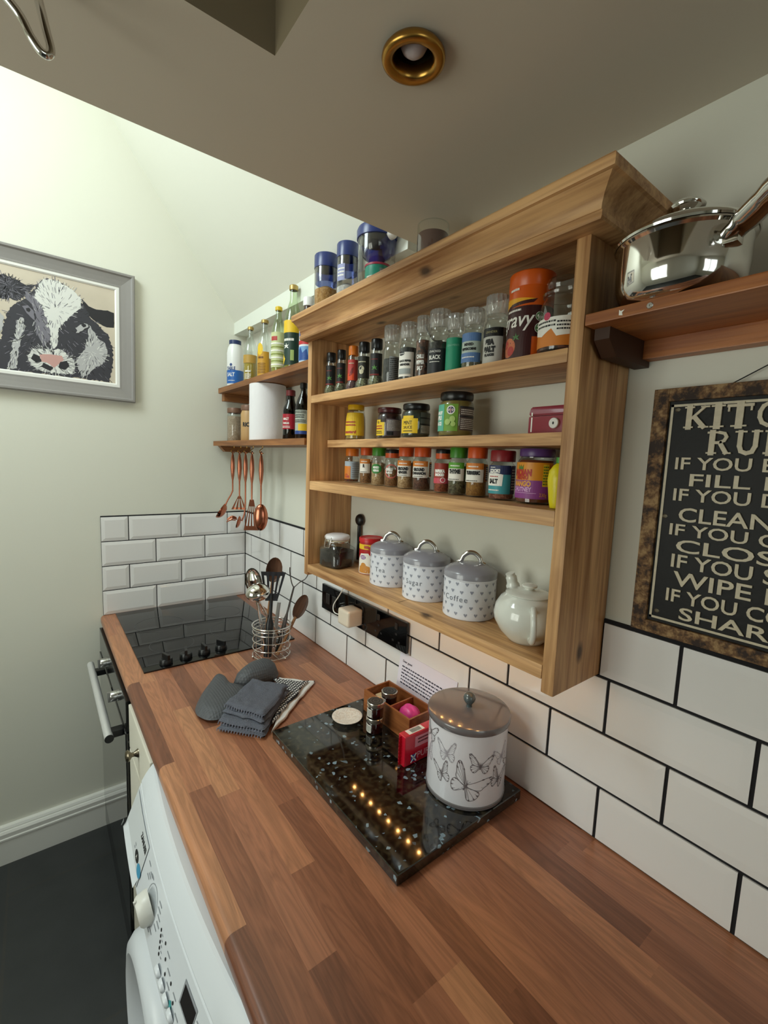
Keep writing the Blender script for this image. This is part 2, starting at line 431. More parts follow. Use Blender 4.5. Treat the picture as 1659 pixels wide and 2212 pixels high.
# flat ceiling with its hatch recess and the hole of the downlight
LAMP = (-0.3655, -1.5665); LR = .036
bm = B()
xs = [XL, -1.30, -.502, -.43, -.30, .008]; ys = [YB, -2.2, -1.632, -1.502, -1.447, EDGE]
for i in range(5):
    for j in range(5):
        if i == 1 and j in (1, 2, 3): continue
        if i == 3 and j == 2: continue
        bm.faces.new([bm.verts.new((x, y, CE)) for x, y in ((xs[i], ys[j]), (xs[i], ys[j + 1]), (xs[i + 1], ys[j + 1]), (xs[i + 1], ys[j]))])
n = 48; inner = []; outer = []
hx, hy = .065, .065; cx, cy = -.365, -1.567
for k in range(n):
    a = 2 * pi * (k + .5) / n
    inner.append(bm.verts.new((LAMP[0] + LR * cos(a), LAMP[1] + LR * sin(a), CE)))
    t = 1 / max(abs(cos(a)), abs(sin(a)))
    outer.append(bm.verts.new((cx + hx * t * cos(a), cy + hy * t * sin(a), CE)))
for k in range(n): bm.faces.new((inner[k], outer[k], outer[(k + 1) % n], inner[(k + 1) % n]))
for c in ((cx + hx, cy + hy), (cx - hx, cy + hy), (cx - hx, cy - hy), (cx + hx, cy - hy)):       # square corners
    v = bm.verts.new((c[0], c[1], CE)); near = sorted(outer, key=lambda w: (w.co - v.co).length)[:2]; bm.faces.new((v, near[0], near[1]))
def quad(*p): bm.faces.new([bm.verts.new(q) for q in p])
# face of the light well above the edge of the ceiling
box(bm, XL, .008, EDGE - .06, EDGE, CE + .002, 2.7)
struct(fin(bm, 'ceiling', CEILP))
RECESS_SHADE = M('recess_shade_brown', '#8f8168', .7)  # darker than the ceiling: the shade of the recess is put into this brown
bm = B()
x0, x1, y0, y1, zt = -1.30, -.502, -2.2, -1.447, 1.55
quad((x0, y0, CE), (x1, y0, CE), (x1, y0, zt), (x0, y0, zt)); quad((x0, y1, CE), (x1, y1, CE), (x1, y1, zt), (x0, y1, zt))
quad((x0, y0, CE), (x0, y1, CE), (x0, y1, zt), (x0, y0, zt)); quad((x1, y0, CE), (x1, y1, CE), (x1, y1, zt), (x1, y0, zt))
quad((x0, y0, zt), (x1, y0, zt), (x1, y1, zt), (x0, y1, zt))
struct(fin(bm, 'trim_4', RECESS_SHADE))
# sloping sides of the light well, with the rooflight in the left one
SL = 1.392
def zslope(x): return 1.243 + (-.0487 - x) * SL
bm = B()
RX = -1.0; RZ = zslope(RX)
prism(bm, [(-.0487, 1.243), (RX, RZ), (RX, RZ + .06), (.012, 1.243)], 'y', EDGE, .05)
struct(fin(bm, 'ceiling_slope_right', PAINT))
bm = B()
def zl(x): return RZ - (RX - x) * 1.384
ya, yb, xa, xb = -1.15, -.28, -1.72, -1.22
for (p, q, r, s) in ((RX, xb, EDGE, .05), (xa, XL, EDGE, .05), (xb, xa, EDGE, ya), (xb, xa, yb, .05)):
    prism(bm, [(p, zl(p)), (q, zl(q)), (q - .04, zl(q) + .04), (p - .04, zl(p) + .04)], 'y', r, s)
struct(fin(bm, 'ceiling_slope_left', PAINT))
bm = B()
def rb(p, q, r, s): prism(bm, [(p, zl(p) - .01), (q, zl(q) - .01), (q - .05, zl(q) + .05), (p - .05, zl(p) + .05)], 'y', r, s)
rb(xb, xb - .035, ya, yb); rb(xa + .035, xa, ya, yb); rb(xb, xa, ya, ya + .04); rb(xb, xa, yb - .04, yb)
wf = struct(fin(bm, 'window_3', WHITE))
bm = B(); prism(bm, [(xb, zl(xb) + .01), (xa, zl(xa) + .01), (xa - .004, zl(xa) + .014), (xb - .004, zl(xb) + .014)], 'y', ya + .02, yb - .02)
fin(bm, 'pane', PANE, wf)
# wall plate ledge at the foot of the slope
bm = B()
v = [bm.verts.new(p) for p in ((-.05, .008, 1.194), (-.05, .008, 1.243), (.008, .008, 1.243), (.008, .008, 1.194),
                               (-.05, EDGE, 1.165), (-.05, EDGE, 1.243), (.008, EDGE, 1.243), (.008, EDGE, 1.165))]
for f in ((0, 1, 2, 3), (4, 5, 6, 7), (0, 1, 5, 4), (1, 2, 6, 5), (2, 3, 7, 6), (3, 0, 4, 7)): bm.faces.new([v[i] for i in f])
struct(fin(bm, 'trim_1', M('ledge_paint', '#dfe2d8', .5)))
# skirting board on the end wall
bm = B()
prism(bm, [(.008, FL), (-.018, FL), (-.018, -.806), (-.021, -.803), (-.021, -.797), (-.018, -.794), (-.019, -.778), (-.014, -.770), (-.010, -.769), (-.010, -.765), (-.006, -.757), (.008, -.755)], 'x', XL, -.58)
struct(fin(bm, 'baseboard_end', WHITE, smooth=25))
bm = B(); prism(bm, [(XL, FL), (XL + .018, FL), (XL + .018, -.80), (XL + .008, -.757), (XL, -.755)], 'y', YB, .0); struct(fin(bm, 'baseboard_left', WHITE))

# bevelled metro tiles with black grout
def tiles(name, wall, rows, rise, g):
    bm = B(); bv = .013
    for (z0, z1, cells) in rows:
        for (a, b) in cells:
            a0, a1 = min(a, b) + g, max(a, b) - g; c0, c1 = z0 + g, z1 - g
            full = (a1 - a0) > .03
            w = min(bv, (a1 - a0) * .3)
            lv = [((a0, c0), (a1, c0), (a1, c1), (a0, c1), .0055), ((a0, c0), (a1, c0), (a1, c1), (a0, c1), .0005),
                  ((a0 + w, c0 + bv), (a1 - w, c0 + bv), (a1 - w, c1 - bv), (a0 + w, c1 - bv), rise)]
            R = []
            for L_ in lv:
                d = L_[4]
                R.append([bm.verts.new((p[0], d, p[1]) if wall == 'y' else (d, p[0], p[1])) for p in L_[:4]])
            for r0, r1 in zip(R, R[1:]):
                for i in range(4): bm.faces.new((r0[i], r0[(i + 1) % 4], r1[(i + 1) % 4], r1[i]))
            bm.faces.new(R[-1])
    o = struct(fin(bm, name, TILE))
    return o
def cells(lo, hi, first, pitch):
    """joints at first + k*pitch between lo and hi"""
    j = [lo]; k = math.ceil((lo - first) / pitch + 1e-6)
    while first + k * pitch < hi - .006:
        if first + k * pitch > lo + .006: j.append(first + k * pitch)
        k += 1
    j.append(hi); return list(zip(j, j[1:]))
LXE = -.5813
rows = [(0, .1, cells(LXE, 0, -.384, .2)), (.1, .2, cells(LXE, 0, -.484, .2)), (.2, .3, cells(LXE, 0, -.384, .2)), (.3, .4, cells(LXE, 0, -.484, .2))]
t = tiles('trim_2', 'y', rows, -.0024, .0018)
bm = B(); box(bm, LXE + .001, .008, .0032, .008, 0, .403); fin(bm, 'grout', GROUT, t)
YE = -3.2
A, Bq = -.1762, -.0741
rows = [(0, .1, cells(YE, 0, Bq, .2059)), (.1, .2, cells(YE, 0, A, .2059)), (.2, .3, cells(YE, 0, Bq, .2059)),
        (.3, .4, [c for c in cells(YE, 0, A, .2059) if c[0] > -.80])]
top = [c for c in cells(YE, -1.702, A, .2059)] + [(-.868, -.7939)]
rows[3] = (.3, .4, rows[3][2] + top)
t = tiles('trim_3', 'x', rows, -.0002, .0029)
bm = B(); box(bm, .0032, .008, YE, .005, 0, .30); box(bm, .0032, .008, -.868, .005, .30, .4035); box(bm, .0032, .008, YE, -1.702, .30, .4035)
fin(bm, 'grout', GROUT, t)

# ------------------------------------------------------------------ worktop, hob
bm = B(); r = .013; fr = -.590
prof = [(.003, 0), (.003, -.038)] + [(fr + r - r * sin(a), -.038 + r - r * cos(a)) for a in [pi / 2 * k / 6 for k in range(7)]] + [(fr + r - r * cos(a), -r + r * sin(a)) for a in [pi / 2 * k / 6 for k in range(7)]]
prism(bm, prof, 'y', -3.2, .003)
wk = fin(bm, 'worktop', WALNUT, smooth=30)
tag(wk, 'long walnut block laminate worktop with a rounded front edge under the tiled wall', 'worktop')

hob = thing('hob', 'black glass hob set in the worktop in the corner under the metro tiles', 'hob', (-.293, -.326, 0))
bm = B(); box(bm, -.247, .247, -.296, .318, 0.0, .005, .002); fin(bm, 'glass_top', BLACKG, hob, smooth=30)
bm = B()
for (cx, cy, rr) in ((-.125, .10, .085), (.12, .12, .07), (-.13, -.12, .07), (.10, -.09, .09)):
    bm = B(); put_line(bm, circle2d(cx, cy, rr, 48), .0012, lambda X, Y: Vector((X, Y, .0053)), closed=True)
    fin(bm, 'cooking_zone_ring', M('hob_print', '#4a4a4c', .4), hob)
for kx, ky, tw in ((-.472, -.590, .3), (-.411, -.581, -.2), (-.353, -.578, .1), (-.296, -.573, .5)):
    bm = B(); lathe(bm, [(0, 0), (.019, 0), (.0195, .004), (.018, .014), (.016, .016), (0, .016)], 24)
    k = fin(bm, 'knob', BLACKP, hob, smooth=40, loc=(kx + .293, ky + .326, .005), rot=(0, 0, tw))
    bm = B(); box(bm, -.004, .004, -.018, .018, .014, .030, .002); fin(bm, 'grip', BLACKP, k)

# ------------------------------------------------------------------ oven
ov = thing('oven', 'built under oven with dark glass door and steel bar handle beneath the hob', 'oven', (-.3, -.345, FL))
def lo(ox, oy): return lambda x0, x1, y0, y1, z0, z1: (x0 - ox, x1 - ox, y0 - oy, y1 - oy, z0 - FL, z1 - FL)
f_ = lo(-.3, -.345)
OVG = M('oven_door_glass', '#151617', .06, coat=.6)
bm = B(); box(bm, *f_(-.572, -.03, -.682, -.012, -.885, -.041)); fin(bm, 'body', M('oven_body', '#3a3b3c', .4, metal=.6), ov)
bm = B(); box(bm, *f_(-.597, -.573, -.680, -.014, -.136, -.043), .002); fin(bm, 'control_panel', M('oven_panel', '#2a2b2c', .15, metal=.7), ov)
bm = B(); box(bm, *f_(-.600, -.573, -.680, -.014, -.770, -.140), .003); dr = fin(bm, 'door', OVG, ov)
bm = B(); box(bm, *f_(-.598, -.573, -.680, -.014, -.880, -.776), .002); fin(bm, 'lower_panel', M('oven_panel', '#2a2b2c'), ov)
for ky in (-.275, -.545):
    bm = B(); lathe(bm, [(0, 0), (.017, 0), (.017, .006), (.0155, .007), (.0155, .022), (.014, .024), (0, .024)], 24)
    box(bm, -.0155, .0155, -.004, .004, .022, .031, .001)
    fin(bm, 'knob', BRUSH, ov, smooth=40, loc=(-.597 + .3, ky + .345, -.083 - FL), rot=(0, -pi / 2, 0.0))
for y_ in (-.178, -.622):
    bm = B(); box(bm, *f_(-.634, -.600, y_ - .028, y_, -.158, -.138), .002); fin(bm, 'handle_bracket', BLACKP, ov)
bm = B(); tube(bm, [(-.638 + .3, -.115 + .345, -.146 - FL), (-.638 + .3, -.668 + .345, -.146 - FL)], .0115, 20)
h = fin(bm, 'handle', M('satin_steel', '#dcdcdc', .40, metal=.45), ov, smooth=40)
bm = B(); tube(bm, [(-.638 + .3, -.668 + .345, -.146 - FL), (-.638 + .3, -.671 + .345, -.146 - FL)], .0116, 20); fin(bm, 'end_cap', BLACKP, h, smooth=40)

# ------------------------------------------------------------------ cream cabinet between oven and washing machine
cb = thing('base_cabinet', 'narrow cream base cabinet with one drawer and pewter knob beside the oven', 'cabinet', (-.3, -.845, FL))
f_ = lo(-.3, -.845)
bm = B(); box(bm, *f_(-.572, -.03, -.998, -.692, -.76, -.041)); fin(bm, 'carcass', CREAM, cb)
bm = B(); box(bm, *f_(-.53, -.05, -.998, -.692, -.90, -.76)); fin(bm, 'plinth', CREAM, cb)
bm = B(); box(bm, *f_(-.592, -.572, -.996, -.694, -.172, -.045), .003); d1 = fin(bm, 'drawer', CREAM, cb)
bm = B(); box(bm, *f_(-.592, -.572, -.996, -.694, -.755, -.177), .003); fin(bm, 'door', CREAM, cb)
bm = B(); lathe(bm, [(0, 0), (.011, 0), (.010, .003), (.0055, .010), (.006, .016), (.013, .021), (.015, .024), (.012, .029), (0, .031)], 24)
fin(bm, 'knob', M('pewter', '#7d7463', .28, metal=1.0), d1, smooth=50, loc=(-.592 + .3, 0.0, -.105 - FL), rot=(0, -pi / 2, 0))

# ------------------------------------------------------------------ washing machine
WY0, WY1 = -1.003, -1.603; WC = (WY0 + WY1) / 2
wm = thing('washing_machine', 'white front loading washing machine with a bowed control panel under the worktop', 'washing machine', (-.3, WC, FL))
def bow(y): return .024 * max(0.0, 1 - ((y - WC) / .30) ** 2)
def wpt(y, x, z, k=1.0): return Vector((x - bow(y) * k + .3, y - WC, z - FL))
prof = [(-.10, -.0415, 0), (-.56, -.0415, 0), (-.582, -.0415, .7), (-.5865, -.0435, .72), (-.590, -.047, .72), (-.600, -.059, .68), (-.610, -.075, .62), (-.6105, -.0765, .6), (-.609, -.0785, .6), (-.612, -.081, .6), (-.644, -.163, .4), (-.642, -.171, .4), (-.622, -.181, .3), (-.608, -.195, .1), (-.602, -.23, 0), (-.602, -.86, 0), (-.55, -.89, 0), (-.10, -.89, 0)]
bm = B(); N = 24; cols = []
for i in range(N + 1):
    y = WY0 + (WY1 - WY0) * i / N
    cols.append([bm.verts.new(wpt(y, x, z, k)) for x, z, k in prof])
for i in range(N):
    for j in range(len(prof) - 1): bm.faces.new((cols[i][j], cols[i + 1][j], cols[i + 1][j + 1], cols[i][j + 1]))
bm.faces.new(cols[0]); bm.faces.new(cols[-1][::-1])
fin(bm, 'casing', ENAMEL, wm, smooth=17)
PG, PB = (-.612, -.081), (-.644, -.163); PLEN = sqrt((PG[0] - PB[0]) ** 2 + (PG[1] - PB[1]) ** 2)
def pan(off):
    def f(X, Y):                       # X metres to the right from the far end, Y metres up from the foot of the panel
        y = WY0 - X; t = 1 - Y / PLEN
        v = wpt(y, PG[0] + (PB[0] - PG[0]) * t, PG[1] + (PB[1] - PG[1]) * t, .6 - .2 * t); v.x -= off * .93; v.z += off * .36; return v
    return f
bm = B(); put_grid(bm, .006, .186, .004, .080, pan(.0016), 12, 2)
for a, b, c, d in ((.006, .186, .080, .0805),): pass
dd = fin(bm, 'detergent_drawer', M('washer_drawer', '#c9cdd0', .35), wm)
bm = B()
for k in range(13):
    pass
a_ = [pan(.0016)(.01 + .172 * k / 12, .016) for k in range(13)]; b_ = [pan(.006)(.01 + .172 * k / 12, .001) for k in range(13)]
for k in range(12): bm.faces.new([bm.verts.new(p) for p in (a_[k], a_[k + 1], b_[k + 1], b_[k])])
fin(bm, 'pull_lip', ENAMEL, dd)
bm = B(); put_poly(bm, [(.007, .003), (.007, .018), (.016, .016), (.010, .003)], pan(.0105)); fin(bm, 'pull_recess_shade', M('notch_shade_grey', '#6d7072', .5), dd)  # flat patch; the shade of the drawer notch is put into its grey
bm = B(); put_text(bm, 'ZANUSSI', .0135, lambda X, Y: pan(.0021)(.153 + X, .060 + Y), bold=.0005); fin(bm, 'lettering', INK, dd)
bm = B(); put_poly(bm, circle2d(.140, .030, .017, 20, .0075), pan(.0020)); put_text(bm, 'A', .010, lambda X, Y: pan(.0024)(.140 + X, .0265 + Y), mi=1); put_grid(bm, .108, .118, .034, .036, pan(.002), 1, 1, 2); put_grid(bm, .108, .116, .028, .030, pan(.002), 1, 1, 2)
fin(bm, 'black_badge', [INK, WHITEI, GREYW], dd)
bm = B(); put_poly(bm, circle2d(.1735, .026, .0165, 20, .0085), pan(.0022)); fin(bm, 'blue_badge', M('blue_badge', '#3f8fb4', .4), dd)
bm = B()
for (X, Y) in ((.205, .068), (.215, .052), (.222, .058), (.228, .064), (.236, .067), (.300, .068), (.302, .060), (.308, .052), (.312, .044), (.305, .034), (.250, .010), (.262, .008), (.280, .012), (.292, .018)):
    put_grid(bm, X, X + .016, Y, Y + .0022, pan(.0006), 1, 1)
fin(bm, 'dial_legend', GREYW, wm)
bm = B()
for i in range(5):
    put_grid(bm, .345 + .004 * i, .350 + .004 * i, .050 - .0055 * i, .0515 - .0055 * i, pan(.0006), 1, 1)
for (X, Y) in ((.372, .052), (.388, .040), (.398, .028), (.424, .036), (.445, .026), (.50, .066)):
    put_grid(bm, X + .006, X + .020, Y - .001, Y + .001, pan(.0006), 1, 1)
fin(bm, 'button_legend', GREYW, wm)
bm = B(); put_line(bm, circle2d(.272, .040, .030, 32), .0012, pan(.0006), closed=True); fin(bm, 'dial_ring', GREYW, wm)
bm = B()
for (X, Y) in [(.338 + .004 * i, .052 - .0062 * i) for i in range(5)] + [(.365, .053), (.380, .041), (.392, .029), (.417, .037), (.438, .028)]:
    put_poly(bm, circle2d(X, Y, .0026, 10), pan(.0007))
fin(bm, 'indicator_lights', INK, wm)
bm = B(); put_poly(bm, [(.424, .020), (.432, .026), (.440, .020), (.432, .014)], pan(.0007)); fin(bm, 'teal_mark', M('teal_mark', '#3f9a9c', .4), wm)
def on_panel(X, Y, off=.0): return pan(off)(X, Y)
tilt = atan2(PG[0] - PB[0], PG[1] - PB[1])
bm = B(); lathe(bm, [(0, 0), (.027, 0), (.0275, .005), (.025, .018), (.021, .022), (.016, .0225), (.0145, .020), (0, .020)], 32)
box(bm, .012, .026, -.002, .002, .019, .0235, .001)
kn = fin(bm, 'programme_dial', M('dial_plastic', '#d8d7d0', .35), wm, smooth=35, loc=on_panel(.272, .040), rot=(0, -pi / 2 - tilt + .2, .0))
bm = B(); lathe(bm, [(0, .0202), (.0142, .0202), (0, .0206)], 24); fin(bm, 'dial_face', GREYW, kn)
for X, Y in ((.372, .017), (.396, .017), (.420, .017), (.444, .017)):
    bm = B(); lathe(bm, [(.0105, 0), (.0105, .003), (.008, .006), (0, .007)], 20)
    for v in bm.verts: v.co.x *= .75
    fin(bm, 'button', ENAMEL, wm, smooth=40, loc=on_panel(X, Y), rot=(0, -pi / 2 - tilt + .2, 0))
bm = B(); lathe(bm, [(.012, 0), (.012, .003), (.009, .006), (0, .007)], 20); fin(bm, 'button', ENAMEL, wm, smooth=40, loc=on_panel(.520, .042), rot=(0, -pi / 2 - tilt + .2, 0))
bm = B(); put_grid(bm, .452, .502, .043, .075, pan(.0008), 4, 1, 0); put_grid(bm, .456, .500, .046, .071, pan(.0012), 4, 1, 1)
fin(bm, 'display', [GREYW, M('display_glass', '#232021', .2)], wm)
bm = B()
lathe(bm, [(.205, 0), (.205, .026), (.199, .048), (.187, .060), (.170, .063), (.158, .054), (.150, .028), (.148, .0)], 56)
prt = fin(bm, 'door', ENAMEL, wm, smooth=40, loc=(-.604 + .3, 0, -.415 - FL), rot=(0, -pi / 2, 0))
bm = B(); lathe(bm, [(.156, .02), (.150, .026), (.10, .034), (0, .036)], 48); fin(bm, 'door_glass', M('porthole_glass', '#1b1d20', .05, coat=.5), prt, smooth=60)

# ------------------------------------------------------------------ pine shelf unit on the right wall
UY = -1.2845
su = thing('shelf_unit', 'old honey pine wall shelf unit with moulded cornice holding spices and canisters', 'shelf unit', (0, UY, .302))
def u_(x0, x1, y0, y1, z0, z1): return (x0, x1, y0 - UY, y1 - UY, z0 - .302, z1 - .302)
DX = -.1415
bm = B(); box(bm, *u_(DX, .007, -.889, -.867, .314, 1.0), .003); fin(bm, 'side_panel', PINE['z'], su, smooth=30)
bm = B(); box(bm, *u_(DX, .007, -1.702, -1.680, .302, 1.0), .003); fin(bm, 'side_panel', PINE['z'], su, smooth=30)
bm = B(); box(bm, *u_(DX - .0005, .007, -1.680, -.889, .323, .347), .003); fin(bm, 'shelf', PINE['y'], su, smooth=30)
bm = B(); box(bm, *u_(DX + .0005, .007, -1.680, -.889, .570, .5955), .003); fin(bm, 'shelf', PINE['y'], su, smooth=30)
bm = B(); prism(bm, [(.007, -.889 - UY), (-.080, -.889 - UY), (-.090, -.900 - UY), (-.138, -1.680 - UY), (.007, -1.680 - UY)], 'z', .695 - .302, .715 - .302)
fin(bm, 'shelf', PINE['y'], su)
bm = B(); box(bm, *u_(DX, .007, -1.680, -.889, .817, .8385), .003); fin(bm, 'shelf', PINE['y'], su, smooth=30)
bm = B(); box(bm, *u_(DX, .007, -1.702, -.867, 1.0, 1.022), .001); fin(bm, 'top_board', PINE['y'], su)
bm = B(); put_grid(bm, 0, .0012, 0, .13, lambda X, Y: Vector((-.138 + Y, -1.312 - UY + X + .12 * Y, .3473 - .302)), 1, 1); fin(bm, 'board_joint', M('dark_gap', '#3a2412', .9), su)
# cornice: front run and a mitred return on the right
cp = [(0, .988), (.026, .990), (.028, .993), (.028, 1.000), (.025, 1.003), (.026, 1.010), (.031, 1.019), (.039, 1.026), (.046, 1.031), (.048, 1.033), (.053, 1.034), (.054, 1.037), (.054, 1.047), (.052, 1.050), (-.1475, 1.050), (-.1475, 1.022), (0, 1.022)]
bm = B(); cols = []
for d, z in cp:
    if d < -.1: pts = [(.006, -.867), (.006, -.867), (.006, -1.702)]
    else: pts = [(DX - d, -.867), (DX - d, -1.702 - d), (.006, -1.702 - d)]
    cols.append([bm.verts.new((p[0], p[1] - UY, z - .302)) for p in pts])
m_ = len(cp)
for i in range(14):
    a, b = cols[i], cols[i + 1]
    for k in range(2):
        vs = [a[k], a[k + 1], b[k + 1], b[k]]
        try: bm.faces.new(vs)
        except ValueError: pass
bm.faces.new([cols[i][0] for i in range(14)] + [bm.verts.new((DX, -.867 - UY, 1.050 - .302))])
bm.faces.new([cols[i][2] for i in range(14)] + [bm.verts.new((.006, -1.702 - UY, 1.050 - .302))])
fin(bm, 'cornice', PINE['y'], su, smooth=30)

# LED strip stuck under the bottom shelf
ls = thing('led_strip', 'strip of tiny warm white lights stuck under the pine shelf unit', 'light strip', (-.0955, -1.36, .3228))
bm = B(); box(bm, -.004, .004, -.275, .275, -.0015, 0); fin(bm, 'tape', M('led_tape', '#d9d4c4', .5), ls)
LEDM = M('warm_led', '#fff0d0', .4, emit=('#ffb765', 115.0))
bm = B(); box(bm, -.0022, .0022, -.0022, .0022, -.0032, -.0015); l0 = fin(bm, 'led', LEDM, ls, loc=(0, .27, 0))
for k in range(1, 14):
    c = l0.copy(); COL.objects.link(c); c.parent = ls; c.location = (0, .27 - .0415 * k, 0)

# ------------------------------------------------------------------ two short shelves in the corner
sh = thing('wall_shelf', 'upper brown wooden corner shelf carrying the oil bottles left of the pine unit', 'shelf', (0, -.434, .925), group=None)
bm = B(); prism(bm, [(.007, .424), (-.122, .424), (-.130, .412), (-.130, -.432), (.007, -.432)], 'z', .001, .022); fin(bm, 'board', LPINE['y'], sh)
bm = B(); box(bm, -.110, .007, .395, .428, -.030, .001, .002); fin(bm, 'cleat', LPINE['x'], sh)
sh = thing('wall_shelf', 'lower brown wooden corner shelf with the kitchen roll and copper utensils hung below', 'shelf', (0, -.434, .699))
bm = B(); prism(bm, [(.007, .426), (-.148, .426), (-.148, -.432), (.007, -.432)], 'z', .0, .020); fin(bm, 'board', LPINE['y'], sh)
bm = B(); prism(bm, [(-.128, .0), (.007, .0), (.007, -.024), (-.105, -.024)], 'y', .392, .428); fin(bm, 'cleat', LPINE['x'], sh)
# the five hooks belong to the lower shelf
HY = (-.097, -.181, -.250, -.320, -.413)
for y in HY:
    bm = B(); tube(bm, smooth_path([(-.088, y + .434, .0), (-.088, y + .434, -.008), (-.096, y + .434, -.014), (-.100, y + .434, -.022), (-.093, y + .434, -.029), (-.084, y + .434, -.026)], 3), .0016, 6)
    fin(bm, 'hook', BRASS, sh, smooth=60)

# hanging copper utensils
def hang(label, y, head, zh, turn=60):
    t = thing('copper_utensil', label, 'utensil', (-.093, y, .672 - .30), radians(turn), group='copper utensils hanging under the corner shelf')
    bm = B()
    tube(bm, circle_yz(0, .300, .0065, -radians(turn)), .0018, 6, closed=True)
    tube(bm, [(0, 0, .293), (0, 0, .270), (0, 0, .235), (0, 0, .200), (0, 0, .180), (0, 0, zh)], [.004, .008, .0095, .007, .0035, .0030], 10)
    fin(bm, 'handle', COPPER, t, smooth=50)
    fin(head(), 'head', COPPER, t, smooth=50)
    return t
def circle_yz(y, z, r, a=0): return [(-sin(a) * r * cos(2 * pi * k / 14), y + cos(a) * r * cos(2 * pi * k / 14), z + r * sin(2 * pi * k / 14)) for k in range(14)]
def bowl(bm, M4, rx, ry, d, th=.0015):
    """open spoon or ladle bowl, opening along local +z"""
    n, m = 20, 6; outer = []; inner = []
    for k in range(m + 1):
        q = k / m; rr = sin(q * pi / 2); zz = -cos(q * pi / 2)
        outer.append([bm.verts.new(M4 @ Vector((rx * rr * cos(2 * pi * i / n), ry * rr * sin(2 * pi * i / n), d * zz))) for i in range(n)] if k else [bm.verts.new(M4 @ Vector((0, 0, -d)))])
        s = 1 - th / max(rx, ry)
        inner.append([bm.verts.new(M4 @ Vector((s * rx * rr * cos(2 * pi * i / n), s * ry * rr * sin(2 * pi * i / n), d * zz * (1 - th / d)))) for i in range(n)] if k else [bm.verts.new(M4 @ Vector((0, 0, -d + th)))])
    for L_ in (outer, inner):
        for a, b in zip(L_, L_[1:]):
            for i in range(n):
                j = (i + 1) % n
                if len(a) == 1: bm.faces.new((a[0], b[i], b[j]))
                else: bm.faces.new((a[i], b[i], b[j], a[j]))
    for i in range(n): bm.faces.new((outer[-1][i], inner[-1][i], inner[-1][(i + 1) % n], outer[-1][(i + 1) % n]))
def rotm(axis, ang, loc): return Matrix.Translation(loc) @ Matrix.Rotation(radians(ang), 4, axis)
def h_ladle():
    bm = B(); tube(bm, smooth_path([(0, 0, .135), (0, .008, .115), (0, .022, .09), (0, .034, .06)], 4), .0032, 8); bowl(bm, rotm('X', -58, (0, .052, .046)), .030, .036, .024); return bm
def slotted(w0, w1, z0, z1, nslot, bend=0.0):
    bm = B(); n = nslot * 2 + 1
    for i in range(n):
        a, b = i / n, (i + 1) / n
        segs = ((0, 1),) if i % 2 == 0 else ((0, .22), (.86, 1))
        for s0, s1 in segs:
            def P(u, s, o):
                w = w0 + (w1 - w0) * s; return Vector((o + bend * s * s, (u - .5) * w, z0 + (z1 - z0) * s))
            q = [P(a, s0, -.0007), P(b, s0, -.0007), P(b, s1, -.0007), P(a, s1, -.0007)]; r = [p + Vector((.0014, 0, 0)) for p in q]
            A = [bm.verts.new(p) for p in q]; C = [bm.verts.new(p) for p in r]
            bm.faces.new(A); bm.faces.new(C[::-1])
            for k in range(4): bm.faces.new((A[k], C[k], C[(k + 1) % 4], A[(k + 1) % 4]))
    return bm
def h_turner(): return slotted(.010, .062, .118, .062, 3, -.012)
def h_server():
    bm = B(); tube(bm, smooth_path([(0, 0, .10), (0, .004, .05), (-.004, .014, .02)], 4), .0032, 8); bowl(bm, rotm('X', -75, (-.004, .030, .016)), .022, .026, .012)
    for k in range(6):
        a = radians(-60 + 24 * k); tube(bm, smooth_path([(-.004 + .016 * sin(a), .036, .016 + .018 * cos(a)), (-.006 + .026 * sin(a), .052, .014 + .026 * cos(a)), (-.010 + .028 * sin(a), .068, .008 + .022 * cos(a))], 3), .0025, 6)
    return bm
def h_spatula(): return slotted(.016, .060, .115, -.008, 4, -.006)
def h_spoon():
    bm = B(); M4 = rotm('Y', 90, (.0, 0, .055)) @ Matrix.Rotation(radians(180), 4, 'Z'); bowl(bm, M4, .052, .027, .013); return bm
hang('copper ladle hanging nearest the end wall, its bowl turned to the wall', HY[0], h_ladle, .130)
hang('copper slotted fish turner with a short fan blade hanging second from the end wall', HY[1], h_turner, .116)
hang('copper pasta server with curled prongs hanging in the middle of the hook row', HY[2], h_server, .098)
hang('copper spatula with a long slotted blade hanging fourth from the end wall', HY[3], h_spatula, .113)
hang('copper serving spoon with a plain oval bowl hanging last, nearest the pine unit', HY[4], h_spoon, .104)

# ------------------------------------------------------------------ red-brown shelf on the right with the saucepan
ps = thing('pan_shelf', 'thick red-brown wooden shelf right of the pine unit, carrying the saucepan', 'shelf', (0, -2.15, .80))
bm = B(); box(bm, -.150, .007, -.45, .442, .061, .0765, .0015); fin(bm, 'board', DPINE['y'], ps)
bm = B(); box(bm, -.018, .007, -.45, .418, .033, .061, .001); fin(bm, 'batten', DPINE['y'], ps)
bm = B(); prism(bm, [(.007, .061), (-.125, .061), (-.125, .045), (-.10, .024), (.007, .024)], 'y', .418, .440); fin(bm, 'bracket', M('dark_stained_wood', '#3b2110', .6), ps)
bm = B(); lathe(bm, [(0, .0008), (.0034, .0008), (.004, 0)], 16); box(bm, -.0005, .0005, -.0024, .0024, .0008, .0011); box(bm, -.0024, .0024, -.0005, .0005, .0008, .0011)
fin(bm, 'screw', BRUSH, ps, loc=(-.150, -1.793 + 2.15, .0685), rot=(0, -pi / 2, 0))
bm = B(); put_poly(bm, [(-.003, -.003), (.002, -.004), (.001, 0), (.004, .003), (-.001, .002), (-.003, .004)], on_wall_x(-.1503, -1.758 + 2.15, .068)); fin(bm, 'paint_splash', WHITEI, ps)

